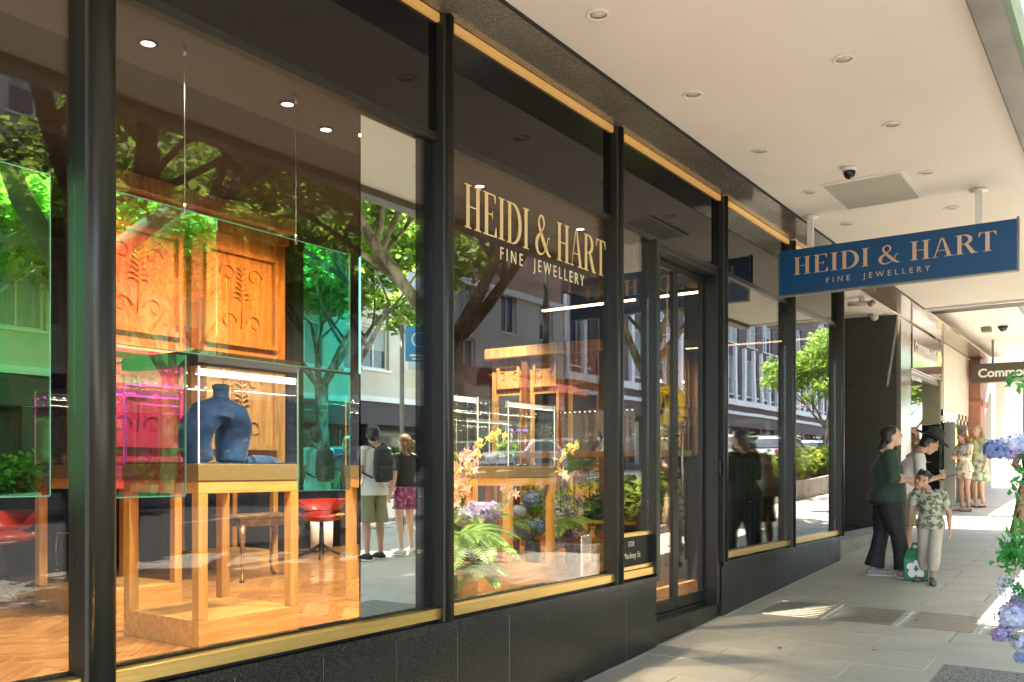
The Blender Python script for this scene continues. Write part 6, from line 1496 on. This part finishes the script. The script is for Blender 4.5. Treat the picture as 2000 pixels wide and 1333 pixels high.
for (u0, v0, u1, v1, l) in ((915, 905, 990, 835, 'rising left of the glass case'), (1085, 915, 1130, 860, 'spreading right of the glass case')):
    t = plant('orchid_spray', 'yellow orchid spray '+l, 'orchid', at_(u0, v0, 4.4), 'yellow orchid sprays'); a, b = at_(u0, v0, 4.4), at_(u1, v1, 4.4)
    MB().tube([bL if u0 < 1000 else bR, a, a.lerp(b, .5)+Vector((0, 0, .05)), b], [.006, .005, .004, .002], n=5).build('stem', M['stem'], t)
    for k in range(28):
        p = a.lerp(b, k/27)+Vector((rr.uniform(-.03, .03), rr.uniform(-.03, .03), .05*math.sin(3.1*k/19)+rr.uniform(-.045, .045))); d = rnd_dir(rr); d.y = -abs(d.y)-.3; d.normalize(); x_ = d.orthogonal().normalized(); y_ = d.cross(x_); m = MB()
        for q in range(5): e = (x_*math.cos(1.2566*q)+y_*math.sin(1.2566*q)+d*.3).normalized(); petal(m, p, e, d.cross(e).normalized(), .032, .022, .2)
        m.build('flower', F['yellow'], t)
for (u, v, R, col, l, b_) in ((1012, 1000, .075, 'pale', 'small pale blue hydrangea seen through the case legs', bM), (905, 1010, .07, 'pale', 'small pale hydrangea at the pillar', bL), (1150, 1000, .07, 'blue', 'small blue hydrangea at the far right of the flowers', bR), (1072, 960, .07, 'blue', 'small blue hydrangea touching the right oak leg', bR), (930, 1005, .10, 'lilac', 'lilac hydrangea low left of the oak case', bL), (955, 1000, .085, 'lilac', 'smaller lilac hydrangea touching the oak leg', bL), (1025, 1035, .11, 'blue', 'blue hydrangea seen between the oak case legs', bM), (1050, 1030, .10, 'blue', 'second blue hydrangea between the oak case legs', bM), (1038, 975, .09, 'blue', 'deep blue hydrangea high between the case legs', bM)):
    yy = 4.3 if u < 1000 else 5.75; c = at_(u, v, yy); hydrangea(l, c, b_, R*1.1, col, 'hydrangeas in the shop window', 90)
for (u0, v0, u1, v1, R, col, nm, l) in ((1110, 1045, 1098, 945, .10, 'lilac', 'delphinium', 'lilac delphinium spike right of the oak case'), (1125, 1040, 1130, 965, .10, 'lilac', 'delphinium', 'lower lilac delphinium spike leaning right'), (1088, 1050, 1082, 975, .09, 'pale', 'delphinium', 'pale blue delphinium spike beside the oak leg')):
    spike(nm, l, 'delphinium', at_(u0, v0+60, 5.1), at_(u1, v1, 5.1), R, col, None, 260, .055)
spike('foxtail_lily', 'rusty red flower spike right of the glass case', 'flower spike', at_(1095, 1000, 5.0), at_(1093, 795, 5.0), .035, 'red', 'rusty red flower spikes', 330, .03)
spike('foxtail_lily', 'rusty red flower spike leaning behind the glass case', 'flower spike', at_(1045, 980, 5.9), at_(1018, 800, 5.9), .045, 'red', 'rusty red flower spikes', 330, .035)
for (u, v, y, n_, col, l, R) in ((1095, 1010, 5.3, 420, 'teal', 'blue green eucalyptus mass right of the oak case', (.24, .18, .30)), (1045, 990, 6.0, 380, 'olive', 'loose olive foliage behind the oak case', (.34, .15, .28)), (1165, 1000, 5.6, 420, 'teal', 'dark airy blossom branch at the right edge of the flowers', (.26, .2, .26)), (925, 1060, 4.5, 500, 'fern', 'green filler leaves low left of the oak case', (.22, .2, .22)), (1150, 930, 5.8, 160, 'olive', 'thin green twigs reaching right of the flowers', (.28, .15, .2)), (990, 880, 5.0, 90, 'fern', 'little green sprigs inside the flower case', (.16, .10, .10))):
    c = at_(u, v, y); t = plant('foliage_branch', l, 'foliage', (c.x, c.y, zf+.3 if y != 5.0 else 1.70), 'filler foliage among the window flowers'); me = leaves_mesh('leaf_mass', [(c.x, c.y, c.z, *R)], int(n_*1.8), .045, [F[col]], None, int(u), flat=1, shell=.2); me.transform(WL[t.name].inverted()); o = link('leaf_mass', me, t); o['kind'] = 'stuff'
    MB().tube([(c.x, c.y, zf+.3 if y != 5.0 else 1.70), (c.x+.03, c.y, c.z-.05), (c.x, c.y, c.z+R[2]*.7)], [.009, .007, .003], n=6).build('stem', M['bark_d'], t)

# ---- blossom frame standing on the footpath, its flowers reaching into the right edge of the picture
base = Vector((5.55, .30, gz(5.55)))
ff = thing('blossom_tree', 'slim decorative blossom tree of twisted branches on a foot plate by the kerb side', 'decorative tree', base)
top = Vector((5.35, .30, 3.35))
MB().tube([base, base+Vector((.03, .02, .9)), base+Vector((-.04, 0, 1.8)), top], [.045, .035, .03, .015], n=10).build('trunk', M['bark_d'], ff); MB().lathe([(.22, 0), (.22, .03), (.05, .05)], base, n=20).build('foot_plate', M['grey_metal'], ff)
def branch(p):
    p = Vector(p); s_ = Vector((base.x, base.y, p.z-.18)); MB().tube([s_, s_.lerp(p, .5)+Vector((0, 0, .05)), p], [.013, .010, .004], n=6).build('branch', M['stem'], ff); return p
def fp_(u, v, d): r_ = ray(u, v); n_ = math.sqrt(r_[0]**2+r_[1]**2); k = d; return Vector((r_[0]*k, r_[1]*k, 1.64+r_[2]*k))
heads = [(1943, 878, .052, 'blue', 'small deep blue'), (1968, 884, .045, 'lilac', 'small lilac'), (1988, 868, .060, 'pale', 'pale blue'), (1960, 866, .035, 'pale', 'little pale'),
         (1978, 1205, .075, 'pale', 'large pale blue and pink'), (1955, 1240, .045, 'lilac', 'small deeper violet'), (1995, 1255, .045, 'pale', 'low pale'), (2000, 1180, .07, 'lilac', 'lilac'), (1992, 1285, .028, 'blue', 'lowest little blue')]
for (u, v, R, c, l) in heads:
    p = branch(fp_(u, v, 4.55)); s_ = Vector((base.x, base.y, p.z-.18)); hydrangea(l+' hydrangea bloom '+('at eye height' if v < 1000 else 'low down')+' on the blossom tree', p, tuple(p+(s_-p)*.25), R, c, 'hydrangea blooms on the blossom tree', 110 if R > .05 else 60, leaves=False)
m = MB()
for (u, v, n_, L) in ((1985, 1085, 60, .075), (1972, 1068, 30, .055), (1998, 1050, 30, .07), (1960, 1085, 8, .07), (1995, 745, 7, .10), (1992, 765, 5, .07), (1998, 930, 12, .07), (1985, 960, 8, .06), (1985, 1150, 20, .05), (1965, 1140, 14, .035), (1990, 1165, 16, .04)):
    c = fp_(u, v, 4.5)
    for k in range(n_):
        d = rnd_dir(rr); q = c+rnd_dir(rr)*L*1.0*rr.random(); petal(m, q, d, d.cross(rnd_dir(rr)).normalized(), L*(.6+.6*rr.random()), L*.38, .15)
m.build('leaves', F['green'], ff, kind='stuff')
for (u, v) in ((1985, 1085), (1995, 745), (1990, 1150), (1996, 945)): branch(fp_(u, v, 4.5))
m = MB()
for k in range(90):
    c = fp_(1962+rr.uniform(-16, 30), 1140+rr.uniform(-22, 26), 4.5+rr.uniform(-.08, .08)); m.ball(c, .006, 5, 4)
m.build('tiny_blossoms', F['pale'], ff, kind='stuff')
